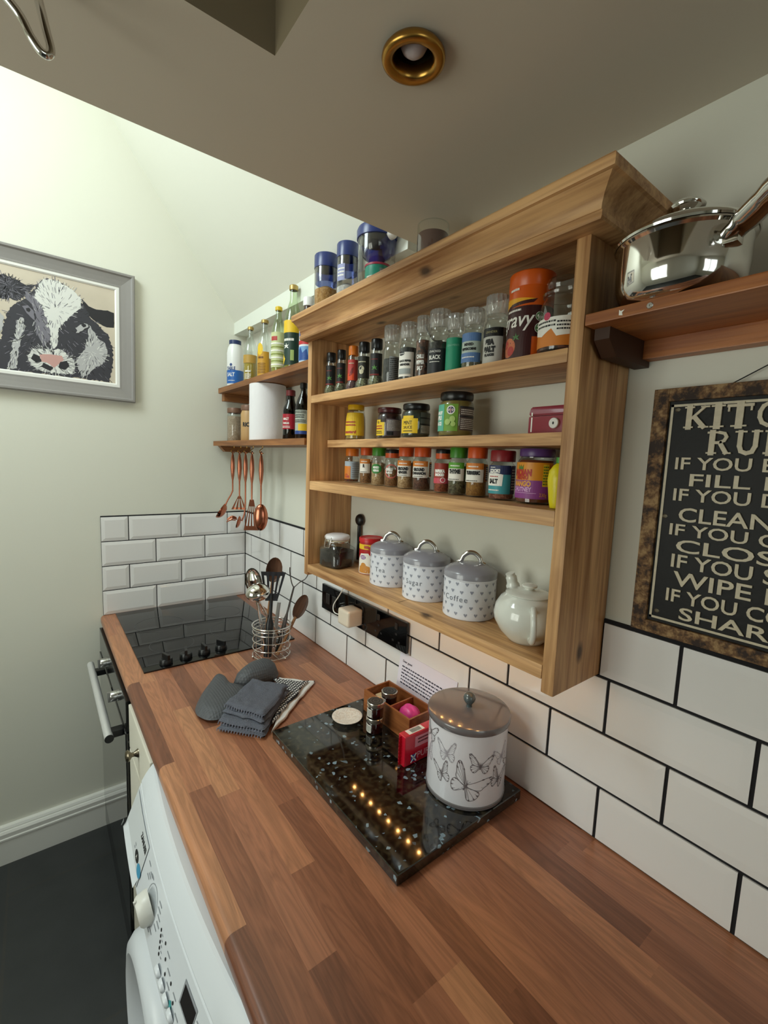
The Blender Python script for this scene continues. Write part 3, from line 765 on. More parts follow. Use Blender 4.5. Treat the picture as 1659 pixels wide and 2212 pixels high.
sp = thing('saucepan', 'shiny stainless steel saucepan with a flat knobbed lid standing on the right shelf', 'saucepan', (-.098, -1.803, .8765))
bm = B(); lathe(bm, [(0, .0), (.056, 0), (.0665, .006), (.0725, .020), (.0745, .040), (.0745, .070), (.0775, .073), (.0775, .075), (.073, .075), (.073, .04), (.068, .012), (0, .006)], 56); fin(bm, 'pan', STEEL, sp, smooth=40)
bm = B(); lathe(bm, [(.0735, .0755), (.0785, .0755), (.0795, .078), (.078, .081), (.070, .087), (.045, .099), (.018, .1045), (0, .105)], 56); lid = fin(bm, 'lid', STEEL, sp, smooth=40)
bm = B(); lathe(bm, [(0, .104), (.009, .104), (.010, .113), (.020, .117), (.0215, .121), (.017, .126), (0, .128)], 32); fin(bm, 'knob', STEEL, lid, smooth=50)
bm = B(); tube(bm, smooth_path([(-.035, -.062, .055), (-.046, -.078, .062), (-.068, -.110, .074), (-.105, -.165, .090)], 5), [.014] * 5 + [.016] * 5 + [.018] * 6, 16, flat=.72); fin(bm, 'handle', STEEL, sp, smooth=50)
bm = B(); box(bm, -.046, -.026, -.074, -.054, .043, .064, .004); fin(bm, 'handle_mount', STEEL, sp, smooth=40)

# ------------------------------------------------------------------ embossed sign
SY0, SY1, SZ0, SZ1 = -1.753, -2.056, .409, .7855
sg = thing('wall_sign', 'black embossed metal kitchen rules sign in a rusty wooden frame on the right wall', 'sign', (0, (SY0 + SY1) / 2, SZ0))
OY = (SY0 + SY1) / 2
RUST = M('rusty_worn_frame', '#8a6c46', .7, bump=(60, .3)); nt = RUST.node_tree; bs = nt.nodes['Principled BSDF']
tc = nt.nodes.new('ShaderNodeTexCoord'); nz = nt.nodes.new('ShaderNodeTexNoise'); nz.inputs['Scale'].default_value = 38; nz.inputs['Detail'].default_value = 8; nz.inputs['Roughness'].default_value = .7
rr_ = nt.nodes.new('ShaderNodeValToRGB'); rr_.color_ramp.elements[0].position = .42; rr_.color_ramp.elements[0].color = rgb('#2a1a10'); rr_.color_ramp.elements[1].position = .60; rr_.color_ramp.elements[1].color = rgb('#a3845a')
e_ = rr_.color_ramp.elements.new(.50); e_.color = rgb('#6b4c2c')
nt.links.new(tc.outputs['Object'], nz.inputs['Vector']); nt.links.new(nz.outputs['Fac'], rr_.inputs[0]); nt.links.new(rr_.outputs[0], bs.inputs['Base Color'])
bm = B(); fw = .021
for (a, b, c, d) in ((SY1, SY1 + fw, SZ0, SZ1), (SY0 - fw, SY0, SZ0, SZ1), (SY1 + fw, SY0 - fw, SZ0, SZ0 + fw - .002), (SY1 + fw, SY0 - fw, SZ1 - fw + .002, SZ1)):
    box(bm, -.014, .007, a - OY, b - OY, c - SZ0, d - SZ0, .001)
fin(bm, 'frame', RUST, sg)
SB = M('sign_black', '#0f0e0e', .5, spec=.25, bump=(90, .2)); CRM = M('sign_cream', '#c9bea4', .45, var=.2, bump=(150, .2))
bm = B(); box(bm, -.008, .006, SY1 + fw - OY, SY0 - fw - OY, fw - .002, SZ1 - SZ0 - fw + .002); fin(bm, 'plate', SB, sg)
bm = B(); i0 = fw + .003; W_ = SY0 - SY1; H_ = SZ1 - SZ0
fy = on_wall_x(-.0092, SY0 - OY, 0)
for (a, b, c, d) in ((i0, i0 + .0035, i0, H_ - i0), (W_ - i0 - .0035, W_ - i0, i0, H_ - i0), (i0, W_ - i0, i0, i0 + .0035), (i0, W_ - i0, H_ - i0 - .0035, H_ - i0)):
    put_grid(bm, a, b, c, d, fy, 1, 1)
fin(bm, 'border_line', CRM, sg)
for (X, Y) in ((.033, .345), (.031, .185), (.034, .036), (W_ - .033, .345), (W_ - .031, .185), (W_ - .034, .036)):
    bm = B(); lathe(bm, [(0, .0018), (.0025, .0015), (.0036, 0)], 14); box(bm, -.0004, .0004, -.003, .003, .0014, .0021)
    fin(bm, 'screw', M('sign_screw', '#8f8672', .4, metal=.8), sg, loc=(-.008, SY0 - OY - X, Y), rot=(0, -pi / 2, .6), smooth=40)
def emboss(bm, d=.0022):
    bmesh.ops.remove_doubles(bm, verts=bm.verts[:], dist=1e-6)
    r = bmesh.ops.extrude_face_region(bm, geom=bm.faces[:])
    for v in r['geom']:
        if isinstance(v, bmesh.types.BMVert): v.co.x -= d
SER = {'K': [([(.18, 0), (.18, 1)], .26), ([(0, .04), (.36, .04)], .08), ([(0, .96), (.36, .96)], .08), ([(.30, .45), (.80, .96)], .12), ([(.40, .52), (.82, .03)], .22), ([(.66, .96), (.98, .96)], .08), ([(.62, .04), (1, .04)], .08)],
       'I': [([(.25, 0), (.25, 1)], .30), ([(0, .04), (.5, .04)], .08), ([(0, .96), (.5, .96)], .08)],
       'T': [([(.45, 0), (.45, 1)], .30), ([(.18, .04), (.72, .04)], .08), ([(0, .93), (.9, .93)], .14), ([(.04, .70), (.04, .95)], .08), ([(.86, .70), (.86, .95)], .08)],
       'C': [([(.85, .80), (.66, .94), (.45, .97), (.25, .85), (.15, .62), (.15, .38), (.25, .15), (.45, .03), (.68, .06), (.88, .22)], .17), ([(.86, .68), (.86, .98)], .07)],
       'H': [([(.18, 0), (.18, 1)], .26), ([(.78, 0), (.78, 1)], .26), ([(.18, .5), (.78, .5)], .1), ([(0, .04), (.36, .04)], .08), ([(0, .96), (.36, .96)], .08), ([(.6, .04), (.96, .04)], .08), ([(.6, .96), (.96, .96)], .08)],
       'E': [([(.18, 0), (.18, 1)], .26), ([(0, .05), (.78, .05)], .1), ([(0, .95), (.76, .95)], .1), ([(.2, .5), (.55, .5)], .1), ([(.76, .05), (.76, .3)], .08), ([(.74, .72), (.74, .95)], .08)],
       'N': [([(.14, 0), (.14, 1)], .1), ([(.86, 0), (.86, 1)], .1), ([(.16, .95), (.84, .05)], .26), ([(0, .04), (.3, .04)], .08), ([(0, .96), (.3, .96)], .08), ([(.7, .96), (1, .96)], .08)],
       'R': [([(.18, 0), (.18, 1)], .26), ([(0, .04), (.38, .04)], .08), ([(0, .95), (.5, .95)], .1), ([(.45, .95), (.66, .90), (.74, .75), (.66, .58), (.45, .50), (.25, .50)], .15), ([(.5, .5), (.78, .04)], .2), ([(.68, .04), (.95, .04)], .08)],
       'U': [([(.18, .98), (.18, .35), (.26, .12), (.46, .04), (.66, .10), (.76, .35), (.76, .98)], .2), ([(0, .96), (.4, .96)], .08), ([(.6, .96), (.96, .96)], .08)],
       'L': [([(.18, 0), (.18, 1)], .26), ([(0, .96), (.38, .96)], .08), ([(0, .05), (.78, .05)], .1), ([(.76, .05), (.76, .36)], .08)],
       'S': [([(.78, .80), (.60, .95), (.36, .95), (.18, .82), (.20, .62), (.48, .50), (.72, .38), (.74, .18), (.56, .05), (.32, .05), (.10, .20)], .17)]}
bm = B()
def serif(word, y0, y1, z0, z1):
    adv = {'I': .62, 'T': 1.02}; tot = sum(adv.get(c, 1.08) for c in word); s = (y0 - y1) / tot; x = 0; h = z1 - z0
    for c in word:
        for si, (pl, w) in enumerate(SER[c]):
            for k in range(len(pl) - 1): put_line(bm, [(x + p * s, q * h) for p, q in pl[k:k + 2]], w * s * .9, on_wall_x(-.0085 - .00012 * si - .00004 * k, y0 - OY, z0 - SZ0))
        x += adv.get(c, 1.08) * s
serif('KITCHEN', -1.797, -2.012, .726, .757); serif('RULES', -1.829, -1.99, .689, .7205)
emboss(bm, .003); fin(bm, 'heading_letters', CRM, sg)
bm = B()
for s, y0, y1, z0, z1 in (('IF YOU EMPTY IT', -1.791, -2.018, .666, .6835), ('FILL IT UP', -1.812, -2.00, .642, .6595), ('IF YOU DIRTY IT', -1.793, -2.018, .6195, .6375), ('CLEAN IT UP', -1.803, -2.01, .589, .6095),
                          ('IF YOU OPEN IT', -1.793, -2.018, .5675, .5845), ('CLOSE IT', -1.804, -2.0, .543, .562), ('IF YOU SPILL IT', -1.80, -2.018, .519, .539), ('WIPE IT UP', -1.805, -2.01, .4915, .513),
                          ('IF YOU COOK IT', -1.798, -2.018, .466, .4855), ('SHARE IT', -1.818, -1.995, .4415, .460)):
    vs, fs = text2d(s, 1.0, .012, 1.0, align='LEFT'); mx = max(v[0] for v in vs); mn = min(v[0] for v in vs); my = max(v[1] for v in vs)
    wx = (y0 - y1) / (mx - mn); hy = (z1 - z0) / my; f = on_wall_x(-.0085, y0 - OY, z0 - SZ0)
    V = [bm.verts.new(f((x - mn) * wx, y * hy)) for x, y in vs]
    for q in fs:
        try: bm.faces.new([V[i] for i in q])
        except ValueError: pass
emboss(bm); fin(bm, 'rule_letters', CRM, sg)
bm = B(); tube(bm, [(-.004, -1.84 - OY, SZ1 - SZ0 - .004), (.003, -1.905 - OY, .410)], .0008, 6); tube(bm, [(-.004, -1.97 - OY, SZ1 - SZ0 - .004), (.003, -1.905 - OY, .410)], .0008, 6); fin(bm, 'hanging_wire', INK, sg)

# ------------------------------------------------------------------ framed cow painting on the end wall
PC = Vector((-.770, .008, 1.0965)); TH = .0155
pf = thing('framed_picture', 'grey framed painting of a black and white cow hanging on the end wall', 'picture', PC)
pf.rotation_euler = (0, TH, 0)
def pl(x, z):
    dx, dz = x - PC.x, z - PC.z
    return dx * cos(TH) - dz * sin(TH), dx * sin(TH) + dz * cos(TH)
def ring_frame(bm, prof, hw, hh):
    R = [[bm.verts.new((sx * (hw - i), y, sz * (hh - i))) for sx, sz in ((-1, -1), (1, -1), (1, 1), (-1, 1))] for i, y in prof]
    for a, b in zip(R, R[1:]):
        for k in range(4): bm.faces.new((a[k], a[(k + 1) % 4], b[(k + 1) % 4], b[k]))
HW, HH = .3235, .2395
bm = B(); ring_frame(bm, [(0, 0), (0, -.022), (.003, -.026), (.009, -.026), (.014, -.021), (.030, -.017), (.046, -.014), (.0525, -.014), (.0525, 0)], HW, HH); fin(bm, 'frame', M('grey_frame', '#8e8a88', .45, bump=(60, .08)), pf)
bm = B(); ring_frame(bm, [(.0525, -.002), (.0525, -.0125), (.062, -.0125), (.0665, -.009), (.0665, -.002)], HW, HH); fin(bm, 'slip', M('white_slip', '#e9e7e4', .4), pf)
bm = B(); box(bm, -(HW - .066), HW - .066, -.0075, -.002, -(HH - .066), HH - .066); cv = fin(bm, 'canvas', M('canvas_ground', '#cbbfae', .7, var=.12, bump=(12, .1)), pf)
COW = [('d', [(-.8854, 1.2308), (-.8432, 1.237), (-.8174, 1.2359), (-.7828, 1.2179), (-.746, 1.2273), (-.7796, 1.1858), (-.7917, 1.1636), (-.8466, 1.1587), (-.8989, 1.1619)]),
 ('k', [(-.6157, 1.2112), (-.5958, 1.1894), (-.5698, 1.182), (-.535, 1.1868), (-.5138, 1.1824), (-.5152, 1.1271), (-.5393, 1.1252), (-.5712, 1.1353), (-.5892, 1.1494), (-.6117, 1.174)]),
 ('d', [(-.7917, 1.1636), (-.824, 1.1315), (-.8414, 1.0815), (-.8504, 1.0252), (-.8717, .9803), (-.8786, .9231), (-.79, .924), (-.6704, .9235), (-.5365, .922), (-.5239, .9785), (-.521, 1.0412), (-.5347, 1.0941), (-.5635, 1.1248), (-.5917, 1.1518), (-.6112, 1.1918), (-.6354, 1.2268), (-.6548, 1.2421), (-.6837, 1.2546), (-.717, 1.2543), (-.7362, 1.2409), (-.7486, 1.2183), (-.78, 1.1747)]),
 ('g', [(-.7791, 1.1969), (-.7568, 1.1858), (-.7346, 1.1603), (-.7263, 1.1312), (-.7134, 1.0941), (-.7126, 1.0512), (-.7353, 1.0183), (-.7502, 1.0583), (-.7603, 1.0957), (-.7503, 1.1147), (-.7625, 1.1567), (-.78, 1.1747)]),
 ('w', [(-.7314, 1.2464), (-.7123, 1.2556), (-.6837, 1.2532), (-.6548, 1.2407), (-.6353, 1.2297), (-.6147, 1.2027), (-.6219, 1.1747), (-.6533, 1.1385), (-.6816, 1.1035), (-.6922, 1.0811), (-.6933, 1.0491), (-.7018, 1.0156), (-.7164, 1.0131), (-.7121, 1.0657), (-.7202, 1.1041), (-.7287, 1.1307), (-.7346, 1.1603), (-.7568, 1.1858), (-.7463, 1.2189)]),
 ('s', [(-.5951, 1.1243), (-.5853, 1.1024), (-.5675, 1.0756), (-.5464, 1.0613), (-.5391, 1.0319), (-.5538, .9894), (-.5785, .9702), (-.6193, .9277), (-.6363, .9614), (-.6379, .9911), (-.6163, 1.0246), (-.5992, 1.0757)]),
 ('s', [(-.7894, 1.109), (-.7842, 1.0712), (-.7992, 1.0348), (-.8055, .9918), (-.8124, .9346), (-.8393, .9277), (-.8263, .9743), (-.8201, 1.0171), (-.8071, 1.0611), (-.8082, 1.0885)]),
 ('s', [(-.8486, 1.1152), (-.8408, 1.0952), (-.8471, 1.0504), (-.8748, 1.007), (-.8805, 1.1134)]),
 ('w', [(-.7685, 1.0039), (-.7402, 1.0117), (-.7165, 1.0101), (-.687, 1.0182), (-.6629, .9988), (-.6457, .9868), (-.6465, .9598), (-.6549, .9377), (-.6802, .931), (-.7194, .9313), (-.7502, .9354), (-.7729, .952), (-.7799, .9793)]),
 ('p', [(-.7481, .9903), (-.717, .9956), (-.6829, .9955), (-.6784, .9815), (-.6938, .9644), (-.7065, .9507), (-.7277, .9649), (-.742, .9655)]),
 ('k', [(-.7644, .9904), (-.7483, .9846), (-.742, .9655), (-.7586, .96), (-.7721, .9721)]),
 ('k', [(-.6886, .974), (-.6685, .9802), (-.6616, .9635), (-.6747, .9467), (-.6943, .9526)]),
 ('k', [(-.7373, .9634), (-.7185, .9547), (-.709, .9503), (-.7191, .9371), (-.745, .9477)]),
 ('s', [(-.6369, 1.101), (-.6237, 1.1184), (-.6029, 1.1257), (-.5981, 1.1118), (-.614, 1.0996), (-.6349, 1.0837)]),
 ('g', [(-.7902, 1.1447), (-.7742, 1.1512), (-.7588, 1.1352), (-.7555, 1.1024), (-.7688, 1.1135), (-.7818, 1.1301)]),
 ('k', [(-.6199, 1.1162), (-.6133, 1.1235), (-.6056, 1.1206), (-.6071, 1.1129), (-.6137, 1.1086)]),
 ('k', [(-.7792, 1.139), (-.771, 1.1436), (-.7656, 1.1365), (-.7705, 1.1284), (-.7784, 1.1309)])]
CM = [M('oil_dark', '#35343c', .6), M('oil_black', '#232227', .6), M('oil_lilac_grey', '#77747f', .6), M('oil_white', '#dcdcd8', .6), M('oil_silver', '#b4b3b5', .6), M('oil_pink', '#c79a94', .6)]
CI = {'d': 0, 'k': 1, 'g': 2, 'w': 3, 's': 4, 'p': 5}
rnd = random.Random(3)
def inside(p, poly):
    c = False; n = len(poly)
    for i in range(n):
        a, b = poly[i], poly[i - 1]
        if (a[1] > p[1]) != (b[1] > p[1]) and p[0] < (b[0] - a[0]) * (p[1] - a[1]) / (b[1] - a[1]) + a[0]: c = not c
    return c
xm, zm = HW - .0668, HH - .0668
def clip(p): return (max(-xm, min(xm, p[0])), max(-zm, min(zm, p[1])))
bm = B()
for li, (c, pts) in enumerate(COW):
    q = [pl(*p) for p in pts]; jag = []
    for a, b in zip(q, q[1:] + q[:1]):
        L_ = sqrt((a[0] - b[0]) ** 2 + (a[1] - b[1]) ** 2); n = max(1, int(L_ / .006))
        for k in range(n):
            t = k / n; j = .0030 if c in 'wsd' else .0008
            jag.append(clip((a[0] + (b[0] - a[0]) * t + rnd.uniform(-j, j), a[1] + (b[1] - a[1]) * t + rnd.uniform(-j, j))))
    yy = -.0077 - .00012 * li
    put_poly(bm, jag, lambda X, Y: Vector((X, yy, Y)), CI[c])
    # hair strokes inside and over the edge
    if c in 'wsgd' and len(pts) > 6:
        xs_ = [p[0] for p in q]; zs_ = [p[1] for p in q]; ctr = (sum(xs_) / len(q), sum(zs_) / len(q))
        for k in range({'w': 420, 's': 260, 'g': 200, 'd': 420}[c]):
            p = (rnd.uniform(min(xs_), max(xs_)), rnd.uniform(min(zs_), max(zs_)))
            if not inside(p, q): continue
            d = Vector((p[0] - ctr[0] + rnd.uniform(-.01, .01), p[1] - ctr[1] + rnd.uniform(-.01, .01)))
            if d.length < 1e-4: continue
            d.normalize(); l = rnd.uniform(.006, .018); e = clip((p[0] + d.x * l, p[1] + d.y * l))
            put_line(bm, [p, e], rnd.uniform(.0006, .0022), lambda X, Y: Vector((X, yy - .00006, Y)), {'w': (4, 4, 2, 3), 's': (3, 0, 2, 3), 'g': (0, 4, 0, 2), 'd': (2, 1, 1, 2)}[c][rnd.randrange(4)])
fin(bm, 'painted_cow', CM, cv, normals=False)

# ------------------------------------------------------------------ downlight, ceiling hook
dl = thing('downlight', 'round brass recessed ceiling downlight with a white bulb', 'ceiling light', (LAMP[0], LAMP[1], CE))
dl.rotation_euler = (radians(3), radians(-2), 0)
bm = B(); lathe(bm, [(.0345, .004), (.0405, -.003), (.0412, -.007), (.040, -.0105), (.036, -.012), (.029, -.0105), (.0265, -.008), (.0258, -.002), (.0265, .006)], 56); fin(bm, 'trim_ring', BRASS, dl, smooth=60)
bm = B(); lathe(bm, [(.0262, -.004), (.0275, .03), (.028, .075), (0, .078)], 40); fin(bm, 'housing', M('dark_brass_can', '#4a3a22', .4, metal=.7), dl, smooth=60)
bm = B(); lathe(bm, [(0, -.004), (.008, -.0025), (.0145, .0025), (.0185, .010), (.0198, .019), (.0185, .030), (.014, .050), (.012, .076)], 32); fin(bm, 'bulb', M('opal_bulb', '#cfc6cb', .25), dl, smooth=60)
hk = tag(fin(tube(B(), smooth_path([(-.872, -1.38, CE), (-.835, -1.38, 1.175), (-.7742, -1.38, 1.135), (-.757, -1.38, 1.110), (-.749, -1.38, 1.1005), (-.7425, -1.38, 1.1), (-.740, -1.38, 1.108), (-.7435, -1.38, 1.125), (-.749, -1.38, 1.151), (-.757, -1.38, CE)], 6), .0045, 12), 'ceiling_hook', CHROME, smooth=60),
         'bent chrome wire loop hanging from the ceiling at the upper left', 'hook')

# ------------------------------------------------------------------ sockets, charger, scoop on the wall
sk = thing('socket_panel', 'long black glass switch and socket panel on the tiles under the pine unit', 'socket', (-.004, -.978, .196))
bm = B(); box(bm, -.008, 0, -.224, .224, -.0425, .0425, .002); fin(bm, 'plate', BLACKG, sk)
for y in (.18, .14):
    bm = B(); box(bm, -.0115, -.008, y - .012, y + .012, -.018, .018, .002); fin(bm, 'switch', M('dark_switch', '#2d2b2a', .2), sk)
for y in (-.02, -.10, -.18):
    bm = B(); box(bm, -.0095, -.008, y - .006, y + .006, .012, .030, .001); fin(bm, 'switch', M('dark_switch', '#2d2b2a'), sk)
    bm = B()
    for (a, b) in ((0, .004), (-.013, -.016), (.013, -.016)): put_grid(bm, a - .004, a + .004, b - .003, b + .003, on_wall_x(-.0083, y, -.006), 1, 1)
    fin(bm, 'socket_holes', INK, sk)
ch = thing('charger_plug', 'cream plug-in charger with a thin white cable in the black socket panel', 'charger', (-.012, -.972, .196))
CHM = M('charger_cream', '#e6d9c6', .4)
bm = B(); box(bm, -.054, .0, -.029, .030, -.028, .022, .0115, 5); fin(bm, 'body', CHM, ch, smooth=50)
bm = B(); tube(bm, smooth_path([(-.030, .028, -.006), (-.034, .042, -.008), (-.040, .058, -.010), (-.042, .072, -.004), (-.040, .075, .015), (-.036, .05, .05), (-.032, .03, .085), (-.030, .02, .125)], 6), .0017, 8); fin(bm, 'cable', WHITEI, ch, smooth=60)
bm = B(); tube(bm, [(-.030, .026, -.006), (-.0345, .044, -.008)], [.0055, .0032], 12); fin(bm, 'cable_sleeve', CHM, ch, smooth=40)
sc = thing('measuring_scoop', 'black plastic measuring scoop hanging on the wall behind the clip-top jar', 'scoop', (.004, -.951, .36))
bm = B(); tube(bm, [(-.006, 0, .0), (-.006, 0, .105)], .006, 10); fin(bm, 'handle', BLACKP, sc, smooth=50)
bm = B(); bowl(bm, rotm('Y', 90, (-.004, 0, .121)), .0185, .0185, .013); lathe(bm, [(0, -.001), (.0172, -.001)], 20) if False else None; fin(bm, 'cup', BLACKP, sc, smooth=50)
cbl = tag(fin(tube(B(), smooth_path([(.004, -1.20, .997), (.004, -1.215, .975), (.004, -1.235, .955), (.004, -1.26, .950)], 5), .0016, 6), 'cable', INK, smooth=60), 'short dark cable running down the wall behind the pepper grinders', 'cable')

# ------------------------------------------------------------------ jars, bottles and tubs
GLASS = glass('clear_glass', '#f6faf8', 1.5, .03, .012)
PLAST = glass('clear_plastic', '#f2f2f0', 1.5, .06); HEADP = glass('milky_plastic', '#f0efec', 3.0, .10, .22)
class J:
    """one upright round thing with parts; angles of labels in degrees from the direction of the window side"""
    def __init__(s, name, label, cat, x, y, z, group=None, turn=-24):
        s.o = thing(name, label, cat, (x, y, z), 0.0, group); s.a = face_angle(x, y) + radians(turn); s.lab = None
    def lathe(s, pn, prof, mat, seg=28, parent=None, sharp=40, squash=None):
        return fin(lathe(B(), prof, seg, squash=squash), pn, mat, parent or s.o, smooth=sharp)
    def patch(s, pn, r, z0, z1, d0, d1, mat, parent=None):
        bm = B(); f = on_cyl(r, s.a, 0); put_grid(bm, radians(d0) * r, radians(d1) * r, z0, z1, f, max(3, int((d1 - d0) / 9)), 1)
        o = fin(bm, pn, mat, parent or s.o, normals=False, smooth=60); s.lab = o; return o
    def decal(s, pn, r, mats, draw, parent=None):
        """draw(bm, f): anything flat printed on the round surface"""
        bm = B(); draw(bm, on_cyl(r, s.a, 0)); return fin(bm, pn, mats, parent or s.lab or s.o, normals=False)
def T(body, size, zc, dx=0.0, mi=0, **k): return lambda bm, f: put_text(bm, body, size, lambda X, Y: f(X + dx, Y + zc), mi, **k)
def R(x0, x1, z0, z1, mi=0): return lambda bm, f: put_grid(bm, x0, x1, z0, z1, f, max(1, int(abs(x1 - x0) / .004)), 1, mi)
def C(cx, cz, r, mi=0, ry=None): return lambda bm, f: put_poly(bm, circle2d(cx, cz, r, 18, ry), f, mi)
def O(cx, cz, r, w, mi=0): return lambda bm, f: put_line(bm, circle2d(cx, cz, r, 24), w, f, mi, True)
def Pg(pts, mi=0): return lambda bm, f: put_poly(bm, pts, f, mi)
def leaf(cx, cz, s, mi=0):
    def d(bm, f):
        for a in (90, 30, 150, 330, 210):
            p = [(0, 0), (.35 * s, .18 * s), (s, 0), (.35 * s, -.18 * s)]; ca, sa = cos(radians(a)), sin(radians(a))
            put_poly(bm, [(cx + x * ca - y * sa, cz + x * sa + y * ca) for x, y in p], f, mi)
    return d
def stack(*ds):
    """later drawings lie a hair above earlier ones"""
    def d(bm, f0):
        for i, q in enumerate(ds):
            q(bm, (lambda k: lambda X, Y: (lambda v: Vector((v.x * (1 + k), v.y * (1 + k), v.z)))(f0(X, Y)))(.0025 * i))
    return d
def fine_print(x0, x1, z0, z1, n, mi=0, seed=1):
    rn = random.Random(seed)
    def d(bm, f):
        h = (z1 - z0) / n
        for i in range(n):
            z = z1 - (i + .75) * h; x = x0
            while x < x1 - .001:
                w = min(rn.uniform(.0012, .004), x1 - x); put_grid(bm, x, x + w, z, z + h * .45, f, 1, 1, mi); x += w + .0008
    return d
ORANGE = M('orange_cap', '#d9581c', .35); GREENC = M('green_cap', '#3f8a24', .35); BLACKC = M('black_cap', '#141416', .3)
REDC = M('dark_red_cap', '#8e2329', .35); PURP = M('purple_lid', '#5a3a78', .35); LORANGE = M('light_orange_cap', '#e27a1e', .35)
def ridged(n, k=.03): return lambda a, z: 1 + k * (0.5 + 0.5 * cos(n * a)) - k
def spice(label, x, y, r, h, capm, content, fill, labelfn, z=.5955, capr=.93, black_top=False):
    j = J('spice_jar', label, 'spice jar', x, y, z, 'spice jars on the narrow pine shelf')
    j.lathe('glass', [(0, 0), (r * .92, 0), (r, .003), (r, h * .66), (r * .97, h * .70), (r * .80, h * .755), (r * .78, h * .79)], GLASS)
    j.lathe('contents', [(0, .003), (r * .88, .003), (r * .94, .006), (r * .94, h * fill), (r * .5, h * fill + .002), (0, h * fill + .001)], content)
    cp = [(r * .86, h * .775), (r * capr, h * .78), (r * capr, h * .975), (r * (capr - .05), h), (0, h)]
    if black_top:
        j.lathe('cap', [(r * .86, h * .775), (r * capr, h * .78), (r * capr, h * .90)], capm, 40); j.lathe('cap_top', [(r * capr, h * .90), (r * capr, h * .975), (r * (capr - .05), h), (0, h)], BLACKC, 40)
    else: j.lathe('cap', cp, capm, 56, squash=lambda a, zz: 1 + (.012 * cos(26 * a) if zz < h * .97 else 0))
    labelfn(j, r + .0004, h); return j
PW = M('label_white', '#e9e4da', .5); PO = M('label_orange', '#d7802e', .5); PG_ = M('label_green', '#5aa12e', .5); PR = M('label_red', '#b33a34', .5)
PY = M('label_yellow', '#e8bf22', .5); PB_ = M('label_black', '#161416', .4); PGR = M('label_grey', '#9aa09e', .5)
def std_label(band, word, word2, side=True):
    def fn(j, r, h):
        w = radians(62) * r
        j.patch('label', r, h * .30, h * .68, -62, 62, PW)
        j.decal('band', r + .0003, [band, WHITEI], stack(R(-w, w, h * .555, h * .68, 0), fine_print(-w * .5, w * .5, h * .585, h * .64, 1, 1)))
        ds = [T(word, .0115 if len(word) < 6 else .0092, h * .455, 0, 0, bold=.0008, wx=.72)]
        if word2: ds.append(T(word2, .0085, h * .37, 0, 0, bold=.0006, wx=.78))
        ds.append(fine_print(-w * .7, w * .5, h * .315, h * .345, 1, 0))
        j.decal('lettering', r + .0006, INK, stack(*ds))
        if side:
            j.patch('side_label', r, h * .32, h * .66, 72, 140, band)
            j.decal('small_print', r + .0003, [PB_, PW], stack(R(radians(78) * r, radians(134) * r, h * .34, h * .62, 0), fine_print(radians(80) * r, radians(132) * r, h * .36, h * .6, 6, 1)))
    return fn
BR1 = grainy('brown_spice', '#9a6a3c', '#6e4522'); TAN = grainy('tan_spice', '#b98d5a', '#94683a'); PALE = grainy('pale_spice', '#c8a67c', '#a07a50')
DRK = grainy('dark_spice', '#5d3220', '#3a1c10'); REDS = grainy('paprika', '#a04a22', '#6e2810'); HERB = grainy('dried_thyme', '#6a6548', '#3a3622', 250)
TURM = grainy('turmeric', '#a8742c', '#8a5a1c'); PINKS = grainy('pink_salt', '#b0705a', '#7c4030', 220); FLAKE = grainy('chilli_flakes', '#8a3a16', '#35140a', 220)
def lab0(j, r, h):
    w = radians(70) * r
    j.patch('label', r, h * .10, h * .62, -60, 140, M('pale_blue_label', '#a9b8c4', .5))
    j.decal('print', r + .0004, [PO, PR, GREYW], stack(R(-w * .8, .2 * w, h * .10, h * .48, 0), C(-.35 * w, h * .2, .006, 1), C(-.1 * w, h * .17, .004, 1), fine_print(.35 * w, 1.8 * w, h * .14, h * .58, 7, 2)))
def lab2(j, r, h):
    j.decal('label', r, [M('label_deep_green', '#2f7d32', .5), WHITEI], stack(C(0, h * .44, .016, 0, .013), T('MIXED', .0075, h * .45, 0, 1, bold=.0004, wx=.8), T('HERBS', .0075, h * .37, 0, 1, bold=.0004, wx=.8)))
def lab3(j, r, h):
    j.decal('label', r, [M('label_rust', '#a24a38', .5), WHITEI, M('label_pink_ring', '#c9655a', .5)], stack(O(.006, h * .42, .0165, .003, 2), T('CHILLI', .0088, h * .44, 0, 1, bold=.0008, wx=.75), T('FLAKES', .0072, h * .36, 0, 1, bold=.0004, wx=.75)))
def lab6(j, r, h):
    w = radians(65) * r
    j.patch('label', r, h * .22, h * .68, -65, 65, M('label_brick', '#9c3424', .5))
    j.decal('print', r + .0004, [WHITEI, M('label_pinkred', '#c54a58', .5)], stack(R(-w, w, h * .22, h * .34, 1), O(.4 * w, h * .30, .005, .0012, 0), T('PAPRIKA', .0088, h * .47, 0, 0, bold=.0008, wx=.7), T('SMOKED', .0075, h * .39, 0, 0, bold=.0006, wx=.75)))
